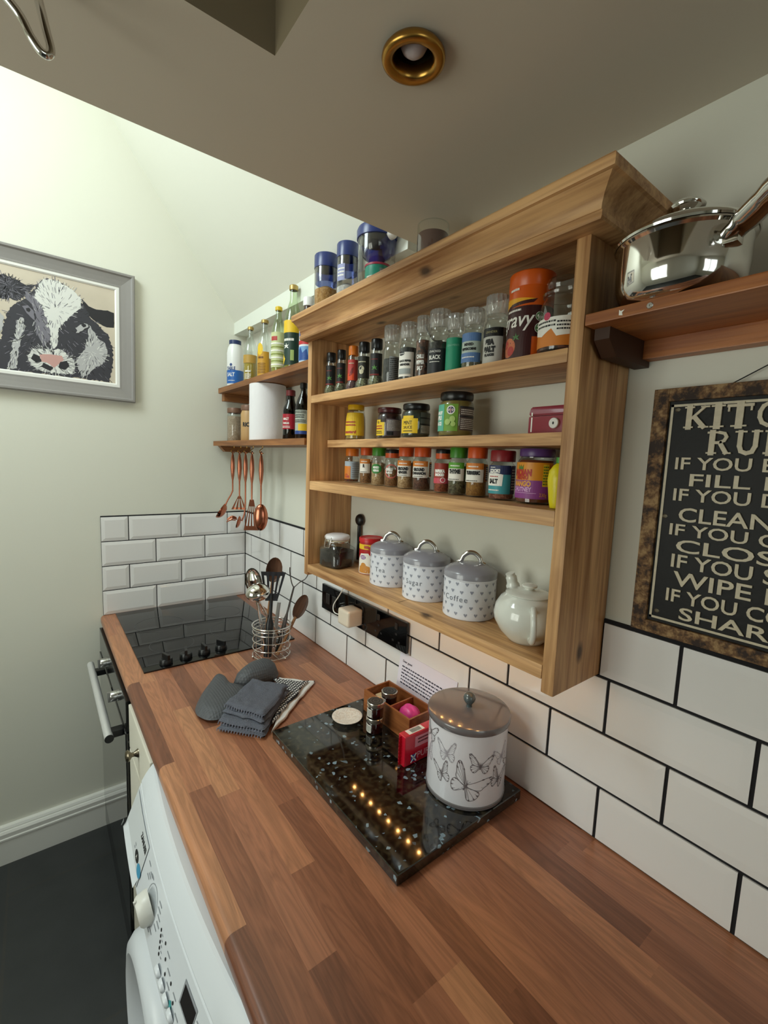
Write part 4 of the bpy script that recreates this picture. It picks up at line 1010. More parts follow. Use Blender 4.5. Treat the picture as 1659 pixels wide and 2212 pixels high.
def lab9(j, r, h):
    w = radians(66) * r
    j.patch('label', r, h * .13, h * .70, -66, 66, M('label_teal', '#3f9aa4', .5))
    j.decal('print', r + .0004, [M('label_navy', '#1f2a58', .5), WHITEI, INK, PR], stack(R(-w, w, h * .52, h * .70, 0), Pg([(-w, h * .29), (-w, h * .54), (-.3 * w, h * .56), (.45 * w, h * .52), (.4 * w, h * .29)], 1),
            fine_print(-.6 * w, -.1 * w, h * .64, h * .68, 1, 1), T('COOK!', .0085, h * .56, -.2 * w, 1, bold=.0006, wx=.85), fine_print(-.6 * w, .1 * w, h * .455, h * .50, 1, 3), T('SALT', .0115, h * .34, -.25 * w, 2, bold=.0008, wx=.75), fine_print(-.7 * w, .2 * w, h * .18, h * .23, 1, 1)))
    j.patch('side_label', r, h * .13, h * .70, 68, 130, M('label_violet', '#5a5278', .5))
    j.decal('small_print', r + .0003, WHITEI, fine_print(radians(72) * r, radians(122) * r, h * .2, h * .64, 8))
Z3 = .5955
spice('spice jar with orange cap and pale blue label, far left on the narrow pine shelf', -.036, -.952, .0205, .098, LORANGE, FLAKE, .6, lab0)
spice('small tan spice jar with orange cap and white label, second from left on the shelf', -.040, -1.030, .0172, .102, ORANGE, BR1, .6, std_label(PO, 'R', '', True))
spice('pale herb jar with a green cap and round green label on the narrow pine shelf', -.0445, -1.0955, .0200, .101, GREENC, PALE, .58, lab2, capr=.95)
spice('chilli jar with black topped orange cap and pink ring on its label', -.0424, -1.1500, .0200, .0955, ORANGE, BR1, .45, lab3, black_top=True)
spice('orange capped jar of pale ground ginger with white and orange label', -.0508, -1.2142, .0199, .101, ORANGE, PALE, .62, std_label(PO, 'GROUND', 'GINGER'))
spice('orange capped jar of dark ground cinnamon with white and orange label', -.0497, -1.2727, .0212, .101, ORANGE, DRK, .30, std_label(PO, 'GROUND', 'CINNAMON'))
spice('red labelled smoked paprika jar with a black topped orange cap', -.0512, -1.3432, .0186, .0965, ORANGE, REDS, .6, lab6, black_top=True)
spice('green capped jar of dried thyme with white label', -.0580, -1.3955, .0198, .1005, GREENC, HERB, .6, std_label(PG_, 'THYME', ''))
spice('orange capped jar of yellow brown turmeric with white label', -.0569, -1.4465, .0212, .1005, ORANGE, TURM, .66, std_label(PO, 'TURMERIC', ''))
spice('wide salt jar with dark red cap and navy and teal label', -.0614, -1.5139, .0238, .094, REDC, PINKS, .66, lab9, capr=.98)
j = J('chutney_jar', 'mango chutney jar with purple lid and orange and purple label', 'jar', -.0619, -1.5886, Z3)
j.lathe('glass', [(0, 0), (.030, 0), (.0335, .004), (.0335, .070), (.031, .077), (.0275, .081), (.0275, .086)], GLASS, 36)
j.lathe('contents', [(0, .003), (.030, .004), (.0325, .007), (.0325, .069), (.028, .077), (0, .078)], M('chutney', '#7a3410', .3), 36)
j.lathe('lid', [(.0275, .083), (.0295, .084), (.030, .087), (.030, .0955), (.029, .097), (0, .0968)], PURP, 60, squash=ridged(60, .01))
j.patch('label', .0339, .010, .073, -70, 78, M('label_amber', '#e0901e', .45))
w = radians(70) * .0339
j.decal('print', .0342, [M('label_magenta', '#8e3f8c', .5), M('print_red', '#b4261c', .5), M('print_yellow', '#e8a23c', .5), M('print_lilac', '#d9a6d6', .5), M('print_green', '#4f7a2a', .5), PY],
        stack(R(-w, 1.05 * w, .010, .042, 0), Pg([(-.5 * w, .060), (-.5 * w, .069), (-.42 * w, .064), (-.36 * w, .069), (-.30 * w, .064), (-.22 * w, .069), (-.22 * w, .060)], 4),
              T('INDIAN', .0150, .050, -.28 * w, 1, bold=.0010, wx=.72), T('MENU', .0085, .0435, -.28 * w, 1, bold=.0005, sp=1.2), T('MANGO', .0125, .0315, -.28 * w, 2, bold=.0006, wx=.78), T('CHUTNEY', .0105, .0225, -.28 * w, 3, bold=.0004, wx=.8),
              R(-.95 * w, .4 * w, .0195, .0203, 3), R(.62 * w, .88 * w, .032, .070, 5), fine_print(.64 * w, .86 * w, .034, .068, 7, 4), T('230g', .0085, .0145, .68 * w, 2, wx=.8)))
j = J('lemon_bottle', 'yellow plastic lemon shaped juice bottle behind the right post of the pine unit', 'bottle', -.110, -1.6625, Z3)
bm = B(); lathe(bm, [(0, 0), (.010, .001), (.0125, .012), (.0145, .030), (.0165, .046), (.015, .060), (.009, .069), (.004, .073), (0, .074)], 28); fin(bm, 'body', M('lemon_yellow', '#e3d21c', .35, bump=(120, .3)), j.o, smooth=60)
j.lathe('cap', [(.004, .0725), (.0055, .073), (.0055, .082), (0, .083)], M('lemon_cap', '#3f8a24', .4))

# grinders and jars on the upper pine shelf
Z1 = .8385
PEP = grainy('black_peppercorns', '#2b2624', '#0c0a0a', 170, .6); MIXP = grainy('mixed_peppercorns', '#7a4a34', '#2a1812', 170, .6); SEAS = grainy('sea_salt', '#dedbd6', '#b5b0aa', 160, .6); GHERB = grainy('grey_herbs', '#8a8a6a', '#4d4d38', 260)
def small(label, x, y, r, h, capm, content, labelfn):
    j = J('herb_jar', label, 'spice jar', x, y, Z1, 'small herb jars on the upper pine shelf')
    hx = lambda a, z: (1.0 / max(abs(cos(((a + pi / 6) % (pi / 3)) - pi / 6)), .86)) * .93 if z < h * .22 else 1.0
    j.lathe('glass', [(0, 0), (r * .95, 0), (r, .003), (r, h * .17), (r * .80, h * .225), (r * .80, h * .74), (r * .66, h * .80), (r * .66, h * .83)], GLASS, 36, squash=hx)
    j.lathe('contents', [(0, .003), (r * .90, .004), (r * .92, h * .16), (r * .74, h * .22), (r * .74, h * .60), (0, h * .60)], content, 24)
    j.lathe('cap', [(r * .70, h * .80), (r * .74, h * .81), (r * .74, h * .985), (r * .70, h), (0, h)], capm, 36)
    labelfn(j, r * .80 + .0004, h); return j
def herblab(bg, motif):
    def fn(j, r, h):
        j.patch('label', r, h * .25, h * .70, -85, 85, bg)
        m = {'leaf': stack(leaf(.1 * r, h * .40, .0085, 0), R(-.9 * r, .9 * r, h * .255, h * .285, 1), fine_print(-.6 * r, .6 * r, h * .56, h * .60, 1, 1)),
             'red': stack(Pg([(-.5 * r, h * .32), (.1 * r, h * .50), (.5 * r, h * .54), (.3 * r, h * .36)], 1), R(-.8 * r, .6 * r, h * .26, h * .40, 3), fine_print(-.6 * r, .6 * r, h * .60, h * .64, 1, 2)),
             'cream': stack(O(0, h * .44, .0065, .002, 2), C(0, h * .38, .006, 2), C(.003, h * .45, .003, 2), fine_print(-.7 * r, .7 * r, h * .56, h * .61, 1, 2))}[motif]
        j.decal('print', r + .0004, [M('leaf_green', '#4f8a3a', .5), M('print_dark_red', '#7a2420', .5), M('print_cream', '#c9c2a4', .5), M('print_orange_red', '#d84a1c', .5)], m)
    return fn
small('first small black capped herb jar at the left end, green leaf on its black label', -.095, -.9191, .0180, .1200, BLACKC, GHERB, herblab(PB_, 'leaf'))
small('second small black capped herb jar from the left, directly left of the orange capped one', -.095, -.9740, .0160, .1190, BLACKC, GHERB, herblab(PB_, 'leaf'))
small('orange capped herb jar with a red label among black capped ones', -.095, -1.0330, .0172, .1190, LORANGE, grainy('purple_brown_spice', '#6a4a4c', '#43282c'), herblab(PR, 'red'))
small('black capped herb jar with cream motif label, directly right of the orange capped jar', -.095, -1.0830, .0190, .1200, BLACKC, GHERB, herblab(M('olive_black_label', '#24231a', .5), 'cream'))
small('tallest black capped herb jar with a large green leaf, left of the clear grinders', -.095, -1.1373, .0190, .1180, BLACKC, GHERB, herblab(PB_, 'leaf'))
def grinder(label, x, y, r, h, content, fill, labelfn, hr=.94):
    j = J('spice_grinder', label, 'grinder', x, y, Z1, 'clear grinders on the upper pine shelf')
    j.lathe('glass', [(0, 0), (r * .95, 0), (r, .003), (r, h * .58), (r * .96, h * .62), (r * .78, h * .67), (r * .80, h * .68), (r * .84, h * .69), (r * .80, h * .705), (r * .80, h * .74)], GLASS, 32)
    j.lathe('contents', [(0, .003), (r * .88, .003), (r * .93, .006), (r * .93, h * fill), (r * .4, h * fill + .003), (0, h * fill + .002)], content, 24)
    j.lathe('grinder_head', [(r * .80, h * .735), (r * (hr - .06), h * .74), (r * (hr - .04), h * .80), (r * hr, h * .82), (r * hr, h * .975), (r * (hr - .05), h), (r * .3, h), (0, h * .99)], HEADP, 60, squash=lambda a, z: 1 + (.045 * cos(15 * a) if z > h * .81 else 0))
    labelfn(j, r + .0004, h); return j
def g5(j, r, h):
    j.patch('label', r, h * .06, h * .48, 10, 95, M('silver_grey_label', '#8d9090', .5)); j.decal('small_print', r + .0003, PB_, fine_print(radians(14) * r, radians(90) * r, h * .08, h * .46, 12))
def g6(j, r, h):
    w = radians(60) * r
    j.patch('label', r, h * .10, h * .50, -60, 60, PW)
    j.decal('print', r + .0004, [PB_, WHITEI, PGR], stack(C(-.4 * w, h * .48, .0085, 0, .005), R(-.75 * w, -.08 * w, h * .47, h * .483, 1), T('BLACK PEPPER', .0058, h * .34, 0, 0, bold=.0004, wx=.8), T('GRINDER', .0058, h * .28, 0, 0, bold=.0004), R(-.7 * w, .7 * w, h * .14, h * .23, 2)))
def g7(j, r, h): j.decal('print', r, WHITEI, stack(T('CHILLI', .011, h * .34, 0, 0, wx=.55, bold=.0005), T('PEPPER', .011, h * .25, 0, 0, wx=.55, bold=.0005), T('SALT', .011, h * .16, 0, 0, wx=.55, bold=.0005)))
def g8(j, r, h):
    w = radians(70) * r
    j.patch('label', r, h * .05, h * .42, -70, 70, M('charcoal_label', '#1d1f24', .4))
    j.decal('print', r + .0004, WHITEI, stack(T('CRACKED', .006, h * .36, 0, 0), T('BLACK', .0115, h * .26, 0, 0, wx=.75, bold=.0003), fine_print(-.4 * w, .4 * w, h * .21, h * .235, 1)))
def g9(j, r, h):
    j.patch('label', r, h * .04, h * .60, -100, 100, M('emerald_label', '#1f8f6c', .45)); j.decal('print', r + .0004, M('print_mint', '#8fd0b4', .5), T('CONDIMENTS', .0055, h * .46, .002, 0, wx=.8))
def g10(j, r, h):
    w = radians(70) * r; bl = M('label_blue', '#5d80b4', .5)
    j.patch('label', r, h * .14, h * .60, -70, 70, M('label_ice', '#b9c8bf', .5))
    j.decal('print', r + .0004, [bl, INK, WHITEI], stack(R(-w, w, h * .47, h * .60, 0), R(-w, w, h * .14, h * .29, 0), T('MIXED', .0065, h * .40, 0, 1, bold=.0004), T('PEPPERCORNS', .0062, h * .33, 0, 1, bold=.0004, wx=.75), fine_print(-.6 * w, .5 * w, h * .2, h * .24, 1, 2)))
def g11(j, r, h):
    w = radians(60) * r
    j.patch('label', r, h * .06, h * .54, -60, 60, M('label_pale_grey', '#c4c2bc', .5))
    j.decal('print', r + .0004, [PB_, M('print_gold', '#a39a6c', .5), INK], stack(R(-w, w, h * .42, h * .54, 0), T('GRINDER', .0055, h * .465, 0, 1), T('SEA', .0125, h * .31, -.1 * w, 2, bold=.0012, wx=.8), T('SALT', .0125, h * .21, -.1 * w, 2, bold=.0012, wx=.8), T('FLAKES', .006, h * .15, -.1 * w, 2, bold=.0004)))
grinder('clear grinder of black peppercorns with a grey side label, leftmost of the grinders', -.090, -1.1905, .0196, .139, PEP, .45, g5)
grinder('pepper grinder with a white label and black oval badge', -.090, -1.2526, .0205, .133, PEP, .58, g6, .90)
grinder('slim grinder of mixed red brown peppercorns with white lettering', -.090, -1.3030, .0165, .136, MIXP, .62, g7)
grinder('wide grinder of cracked black pepper with white lettering on charcoal', -.090, -1.3520, .0228, .137, PEP, .52, g8)
grinder('grinder wrapped in an emerald green label', -.090, -1.3985, .0178, .119, M('green_filling', '#1f7a5c', .6), .5, g9)
grinder('grinder with a pale blue banded label', -.090, -1.4461, .0205, .118, grainy('pale_peppercorns', '#a8a07c', '#5d563e', 190), .18, g10)
grinder('tallest grinder of sea salt with a black and grey label, beside the gravy tub', -.090, -1.5010, .0214, .128, SEAS, .55, g11)
j = J('gravy_tub', 'tall orange and dark maroon tub of gravy granules on the upper pine shelf', 'tub', -.088, -1.5715, Z1, turn=-14)
MAR = M('tub_maroon', '#3a0f12', .35); TOR = M('tub_orange', '#d65a12', .3)
j.lathe('tub', [(0, 0), (.035, 0), (.037, .002), (.037, .118)], [TOR], 48); j.lathe('lid', [(.037, .118), (.0378, .119), (.0378, .1415), (.0365, .143), (.0355, .1425), (.035, .140), (0, .1395)], TOR, 48)
r = .0373; w = radians(100) * r
j.decal('print', r, [MAR, M('tub_yellow', '#e8a81c', .4), WHITEI, M('badge_green', '#4d7a46', .4), M('tub_salmon', '#c96f4a', .4), PY, PR],
        stack(R(-w * 1.7, w * 1.7, .036, .086, 0), Pg([(-w * .9, .086), (-w * .9, .104), (-w * .2, .100), (w * .25, .096), (-w * .1, .088)], 1), Pg([(-w * .8, .084), (w * .2, .090), (w * .3, .096), (-w * .4, .092)], 0), R(-w, w * .2, .004, .036, 0),
              C(-.45 * w, .022, .016, 4), C(-.56 * w, .028, .007, 6), C(-.36 * w, .016, .008, 6), leaf(-.20 * w, .036, .008, 3), T('gravy', .034, .054, -.28 * w, 2, shear=.25, bold=.0004, wx=.85), fine_print(-.55 * w, -.1 * w, .077, .084, 1, 2), fine_print(-.48 * w, -.18 * w, .110, .118, 1, 2),
              C(.38 * w, .068, .0075, 2), C(.38 * w, .068, .0068, 3), leaf(.38 * w, .066, .005, 2), C(.38 * w, .049, .0080, 2), C(.38 * w, .049, .0072, 3), T('V', .010, .0455, .38 * w, 2, bold=.0004)), parent=j.o)
j = J('kilner_jar', 'round glass jar with domed stopper and orange and white label, beside the right post', 'jar', -.104, -1.642, Z1)
j.lathe('glass', [(0, 0), (.031, 0), (.034, .004), (.034, .070), (.031, .078), (.0275, .083), (.0275, .087)], GLASS, 36)
j.lathe('contents', [(0, .003), (.032, .005), (.0325, .05), (0, .053)], grainy('red_brown_beans', '#6b2f20', '#2b120c', 120, .5), 28)
j.lathe('stopper', [(.0265, .086), (.030, .088), (.031, .092), (.029, .095), (.0245, .098), (.026, .102), (.027, .107), (.024, .114), (.014, .119), (0, .1205)], PLAST, 36)
r = .0344; w = radians(70) * r
j.patch('label', r, .008, .050, -70, 70, PO)
j.decal('print', r + .0004, [WHITEI, M('print_cerise', '#c03a5c', .5), INK], stack(Pg([(-w, .030), (-w, .050), (w, .052), (w, .026), (.2 * w, .022), (0, .034), (-.4 * w, .024)], 0), C(-.2 * w, .053, .006, 1), fine_print(-.7 * w, .15 * w, .036, .048, 2, 2), fine_print(.2 * w, .8 * w, .030, .046, 3, 2, 6)))

# jars on the middle pine shelf
Z2 = .715
def condiment(name, label, x, y, prof, lidprof, glassm, fillm, lidm, fillprof):
    j = J(name, label, 'jar', x, y, Z2, 'condiment jars on the middle pine shelf')
    j.lathe('glass', prof, glassm, 36); j.lathe('contents', fillprof, fillm, 28); j.lathe('lid', lidprof, lidm, 60, squash=ridged(50, .008)); return j
j = condiment('mustard_jar', 'yellow lidded mustard jar with a yellow label on the middle pine shelf', -.066, -1.010, [(0, 0), (.024, 0), (.0275, .004), (.0275, .035), (.026, .060), (.023, .078), (.0215, .082), (.0215, .086)], [(.0215, .081), (.0225, .082), (.0225, .0935), (.0215, .095), (0, .0948)], GLASS, M('mustard', '#a8842c', .4), M('yellow_lid', '#d8a814', .35), [(0, .003), (.0255, .004), (.0262, .034), (.0245, .060), (.021, .074), (0, .075)])
bm = B()
def cone(r0, r1, z0, z1, a0, off=0): return lambda X, Y: (lambda rr: Vector((rr * cos(a0 + X / .026), rr * sin(a0 + X / .026), Y)))(r0 + (r1 - r0) * (Y - z0) / (z1 - z0) + off)
for (z0, z1, r0, r1) in ((.012, .035, .0279, .0279), (.035, .060, .0279, .0264), (.060, .073, .0264, .0245)):
    put_grid(bm, -.036, .036, z0, z1, cone(r0, r1, z0, z1, j.a), 12, 1)
lb = fin(bm, 'label', PY, j.o, normals=False)
bm = B(); put_text(bm, 'mustard', .0105, lambda X, Y: cone(.0283, .0283, 0, 1, j.a)(X - .006, Y + .018), bold=.0005, shear=.15); fine_print(-.022, .010, .036, .052, 2, 0)(bm, lambda X, Y: cone(.0279, .0272, .03, .06, j.a, .0008)(X, Y))
fin(bm, 'lettering', PR, lb, normals=False)
def sauce(name, label, x, y, r, h, lidm, fillm, glassm=GLASS):
    return condiment(name, label, x, y, [(0, 0), (r * .93, 0), (r, .004), (r, h * .70), (r * .96, h * .77), (r * .86, h * .82), (r * .86, h * .86)], [(r * .86, h * .83), (r * .93, h * .84), (r * .96, h * .87), (r * .96, h * .965), (r * .92, h), (0, h * .995)], glassm, fillm, lidm, [(0, .003), (r * .9, .004), (r * .965, .008), (r * .965, h * .69), (r * .85, h * .80), (0, h * .81)])
j = sauce('jam_jar', 'dark red jar with a dark red lid and small yellow label', -.070, -1.1657, .0308, .076, M('wine_lid', '#4a1014', .3), M('dark_jam', '#2e0a0c', .3))
r = .0312
j.patch('label', r, .008, .040, -58, 2, PY); j.decal('print', r + .0004, [PY, INK, PR], stack(Pg([(-.026, .038), (-.026, .046), (-.010, .046), (-.010, .038)], 0), C(-.018, .040, .003, 1), fine_print(-.029, -.004, .022, .034, 2, 2), fine_print(-.029, -.004, .012, .020, 2, 1)))
j.patch('back_label', r, .008, .048, 10, 95, M('grey_violet_label', '#6a5f68', .5)); j.decal('small_print', r + .0004, [PW, PB_], stack(fine_print(radians(14) * r, radians(90) * r, .020, .046, 9, 0), R(radians(14) * r, radians(45) * r, .009, .018, 1)))
j = sauce('mint_sauce_jar', 'dark green mint sauce jar with a black lid and yellow label', -.070, -1.2660, .0322, .078, BLACKC, M('mint_sauce', '#1c2a1c', .3))
r = .0326
j.patch('label', r, .011, .044, -58, 32, PY); j.decal('print', r + .0004, [PY, INK], stack(Pg([(-.022, .043), (-.022, .050), (.008, .050), (.008, .043)], 0), T('MINT', .0125, .030, -.007, 1, wx=.8), T('SAUCE', .0095, .021, -.007, 1, wx=.85), fine_print(-.02, .006, .014, .018, 1, 1)))
j.patch('back_label', r, .010, .058, 42, 110, M('grey_green_label', '#59605a', .5)); j.decal('small_print', r + .0004, [PB_, PW], stack(R(radians(42) * r, radians(110) * r, .044, .047, 0), R(radians(42) * r, radians(110) * r, .030, .033, 0), fine_print(radians(46) * r, radians(104) * r, .012, .029, 6, 1)))
j = sauce('apple_sauce_jar', 'large jar of green apple sauce with a black lid and round flag badge', -.070, -1.3924, .0358, .0915, BLACKC, M('apple_sauce', '#8a7a3a', .35))
r = .0362
j.patch('label', r, .012, .066, -72, 30, M('apple_green', '#6f9a2c', .5))
j.decal('print', r + .0004, [M('label_sea_green', '#5fb39a', .5), WHITEI, M('flag_navy', '#35325a', .5), M('apple_light', '#a9c46a', .5), PR], stack(R(-radians(72) * r, -radians(18) * r, .012, .066, 0), T('BRAMLEY', .0085, .046, -.0285, 1, bold=.0006, wx=.7), T('APPLE', .0110, .035, -.0285, 1, bold=.0008, wx=.7), T('SAUCE', .0095, .024, -.0285, 1, bold=.0006, wx=.75),
    C(.004, .054, .0088, 1), C(.004, .054, .0068, 2), R(-.0025, .0105, .0532, .0548, 1), R(.0032, .0048, .0475, .0605, 1), R(-.002, .010, .0536, .0544, 4), R(.0036, .0044, .048, .060, 4), C(.008, .036, .006, 3), C(-.002, .030, .006, 3), C(.010, .026, .005, 3)))
j.patch('back_label', r, .014, .062, 36, 104, M('brown_grey_label', '#5a4a44', .5)); j.decal('small_print', r + .0004, [PB_, PW], stack(R(radians(36) * r, radians(104) * r, .058, .062, 0), R(radians(36) * r, radians(104) * r, .040, .043, 0), fine_print(radians(40) * r, radians(100) * r, .016, .038, 6, 1), fine_print(radians(40) * r, radians(100) * r, .045, .057, 3, 1)))
# red cash box
cx = thing('cash_box', 'small dark red metal cash box with a white lock on the middle pine shelf', 'cash box', (-.068, -1.637, Z2))
RM_ = M('red_metal', '#8c1530', .3, coat=.3)
bm = B(); box(bm, -.040, .055, -.040, .040, 0, .030, .003); fin(bm, 'base', RM_, cx, smooth=40)
bm = B(); prism(bm, [(-.040, .0305), (-.040, .036), (-.036, .046), (.051, .046), (.055, .036), (.055, .0305)], 'y', -.040, .040); bmesh.ops.bevel(bm, geom=bm.edges[:], offset=.002, segments=2, affect='EDGES'); fin(bm, 'lid', RM_, cx, smooth=40)
bm = B(); lathe(bm, [(.0085, 0), (.0085, .004), (.0075, .005), (0, .005)], 24); lk = fin(bm, 'lock', M('lock_white', '#e6e3df', .3), cx, smooth=40, loc=(-.0400, -.010, .017), rot=(0, -pi / 2, 0))
bm = B(); put_poly(bm, circle2d(0, 0, .0016, 10, .0024), lambda X, Y: Vector((Y, X, .0052))); fin(bm, 'keyhole', INK, lk)
bm = B(); put_grid(bm, .031, .0335, .004, .028, on_wall_x(-.0402, 0, 0), 1, 1) if False else put_grid(bm, -.0345, -.032, .004, .028, on_wall_x(-.0403, 0, 0), 1, 1); put_grid(bm, -.0345, -.032, .0305, .036, on_wall_x(-.0403, 0, 0), 1, 1); fin(bm, 'white_line', WHITEI, cx)

# bottom pine shelf: clip-top jar, drink tub, three canisters, teapot
Z4 = .347
cj = thing('clip_top_jar', 'square glass clip-top jar of ground coffee with a white china lid', 'jar', (-.075, -.945, Z4), radians(12))
sq = lambda a, z: (1 / max(abs(cos(((a + pi / 4) % (pi / 2)) - pi / 4)), .80)) if .002 < z < .060 else 1.0
fin(lathe(B(), [(0, 0), (.038, 0), (.041, .004), (.0415, .055), (.036, .066), (.031, .072), (.031, .080)], 48, squash=sq), 'glass', GLASS, cj, smooth=60)
fin(lathe(B(), [(0, .003), (.037, .004), (.0395, .008), (.0395, .048), (0, .050)], 48, squash=sq), 'contents', grainy('ground_coffee', '#2c1c12', '#120a06', 300), cj, smooth=60)
fin(lathe(B(), [(.031, .081), (.036, .082), (.0375, .085), (.037, .090), (.033, .094), (.020, .097), (0, .098)], 40), 'lid', M('white_china', '#e6e2e4', .15, coat=.4), cj, smooth=50)
fin(lathe(B(), [(.031, .077), (.035, .077), (.035, .081), (.031, .081)], 32), 'seal', M('rubber_cream', '#cfc5ae', .7), cj, smooth=40)
bm = B(); tube(bm, circle3(0, 0, .0755, .0325), .0012, 6, closed=True) if False else tube(bm, [(.033 * cos(2 * pi * k / 28), .033 * sin(2 * pi * k / 28), .0745) for k in range(28)], .0013, 6, closed=True)
tube(bm, [(-.034, -.012, .090), (-.038, -.012, .078), (-.041, -.010, .060), (-.041, .010, .060), (-.038, .012, .078), (-.034, .012, .090)], .0014, 6); tube(bm, [(-.036, -.008, .083), (-.0415, -.006, .070), (-.0415, .006, .070), (-.036, .008, .083)], .0012, 6)
fin(bm, 'wire_clip', CHROME, cj, smooth=60)
j = J('drink_tub', 'red lidded drink tub with a yellow band behind the tea canister', 'tub', -.034, -1.058, Z4, turn=-20)
j.lathe('tub', [(0, 0), (.031, 0), (.032, .002), (.032, .090)], M('tub_red', '#b01c20', .4), 40); j.lathe('lid', [(.032, .089), (.0335, .0895), (.0335, .099), (.032, .101), (.030, .1005), (.0295, .099), (0, .0985)], M('lid_red', '#c0161c', .35), 40)
r = .0324
j.decal('print', r, [PY, PW, M('caramel', '#c98a3c', .45), M('print_lilac2', '#8a5a9c', .5), PR], stack(R(-.055, .055, .070, .084, 0), Pg([(-.032, .002), (-.032, .040), (-.020, .058), (.004, .060), (.018, .044), (.016, .002)], 1), Pg([(-.028, .004), (-.024, .022), (-.008, .028), (.010, .022), (.012, .004)], 2), C(-.010, .024, .009, 2), C(-.012, .048, .010, 3, .006), fine_print(-.020, -.004, .044, .052, 2, 1), T('100g', .010, .0735, 0, 4, bold=.0008)), parent=j.o)
CANW = M('canister_white', '#dfe0e8', .3, coat=.3); CANG = M('canister_grey', '#8e8c94', .25, coat=.5); HEART = M('heart_grey', '#8f92a0', .5)
def heart(cx, cz, s): return [(cx, cz - s), (cx + s * .95, cz + s * .25), (cx + s * .8, cz + s * .8), (cx + s * .35, cz + s * .85), (cx, cz + s * .35), (cx - s * .35, cz + s * .85), (cx - s * .8, cz + s * .8), (cx - s * .95, cz + s * .25)]
def canister(word, label, x, y, tw):
    j = J('canister', label, 'canister', x, y, Z4, 'three heart print canisters on the bottom pine shelf', turn=-27); r = .0545
    j.lathe('body', [(0, 0), (.053, 0), (.0545, .0015), (.0545, .080), (.0555, .081), (.0555, .0825), (.054, .083)], CANW, 56)
    lid = j.lathe('lid', [(.0535, .0815), (.0555, .0825), (.0555, .0935), (.0535, .0965), (.047, .1005), (.045, .102), (.030, .108), (.012, .111), (0, .1115)], CANG, 56)
    ca = radians(-58 + tw)
    d = Vector((cos(ca), sin(ca), 0)); bm = B()
    tube(bm, smooth_path([d * -.029 + Vector((0, 0, .1075)), d * -.022 + Vector((0, 0, .1110)), d * -.017 + Vector((0, 0, .122)), d * -.006 + Vector((0, 0, .130)), d * .006 + Vector((0, 0, .130)), d * .017 + Vector((0, 0, .122)), d * .022 + Vector((0, 0, .1110)), d * .029 + Vector((0, 0, .1075))], 5), .0030, 10, flat=1.6)
    fin(bm, 'handle', STEEL, lid, smooth=60)
    rn = random.Random(len(word)); ds = []
    for row in range(5):
        z = .012 + .0155 * row
        for k in range(-7, 8):
            X = (k + (.5 if row % 2 else 0)) * .0205
            if abs(X) < .026 and .028 < z < .050: continue
            ds.append(Pg(heart(X, z + rn.uniform(-.001, .001), .0039)))
    j.decal('heart_print', r + .0004, HEART, lambda bm, f: [q(bm, f) for q in ds], parent=j.o)
    j.decal('lettering', r + .0005, M('canister_lettering', '#6e717c', .5), T(word, .0165, .038, -.004, 0, sp=1.25), parent=j.o)
canister('Tea', 'grey lidded white canister printed Tea, leftmost of the three', -.049, -1.170, 4)
canister('Sugar', 'grey lidded white canister printed Sugar, middle of the three', -.051, -1.305, 2)
canister('Coffee', 'grey lidded white canister printed Coffee, beside the teapot', -.054, -1.444, 0)
tp = thing('teapot', 'round plain white china teapot at the right end of the bottom pine shelf', 'teapot', (-.072, -1.600, Z4))
CHINA = M('white_china_body', '#dfe0d8', .12, coat=.6)
fin(lathe(B(), [(0, .0), (.032, 0), (.034, .003), (.049, .018), (.0585, .036), (.0605, .048), (.0575, .064), (.049, .078), (.040, .085), (.038, .087)], 48), 'body', CHINA, tp, smooth=70)
tl = fin(lathe(B(), [(.0405, .0855), (.0415, .087), (.040, .0885), (.028, .0915), (.012, .0935), (.0085, .0945), (.0085, .0965), (.0135, .099), (.0135, .102), (.008, .105), (0, .1055)], 40), 'lid', CHINA, tp, smooth=60)
bm = B(); tube(bm, smooth_path([(.026, .040, .040), (.032, .052, .054), (.034, .058, .074), (.030, .062, .096), (.027, .064, .106)], 5), [.017] * 4 + [.0155] * 4 + [.013] * 5 + [.0105] * 4 + [.0088] * 4, 16); fin(bm, 'spout', CHINA, tp, smooth=60)
bm = B(); tube(bm, smooth_path([(-.038, -.034, .068), (-.054, -.047, .078), (-.066, -.056, .068), (-.067, -.058, .046), (-.057, -.050, .026), (-.038, -.034, .018)], 6), .0052, 12, flat=1.25); fin(bm, 'handle', CHINA, tp, smooth=60)

# ------------------------------------------------------------------ bottles on the corner shelves
ZU, ZLo = .947, .719
BC = -.070
j = J('salt_tub', 'white plastic table salt tub with a blue band, leftmost on the upper corner shelf', 'tub', BC, -.062, ZU)
WP = M('white_plastic', '#e8e8e8', .35)
j.lathe('tub', [(0, 0), (.032, 0), (.034, .003), (.034, .150), (.030, .172), (.024, .184), (.024, .188)], WP, 36); j.lathe('cap', [(.024, .186), (.025, .187), (.025, .203), (0, .204)], M('navy_cap', '#1f3160', .35), 32)
r = .0344
j.patch('label', r, .020, .076, -120, 150, M('salt_blue', '#2160ae', .4)); j.decal('lettering', r + .0004, [WHITEI, M('salt_navy', '#22417c', .4)], stack(T('SALT', .022, .050, -.006, 0, wx=.75, bold=.0004), C(-.004, .098, .006, 1), fine_print(-.02, .012, .030, .035, 1, 0))); j.decal('top_word', r + .0004, M('salt_navy', '#22417c'), T('TABLE', .020, .076, -.006, 0, wx=.75, bold=.0006), parent=j.o)
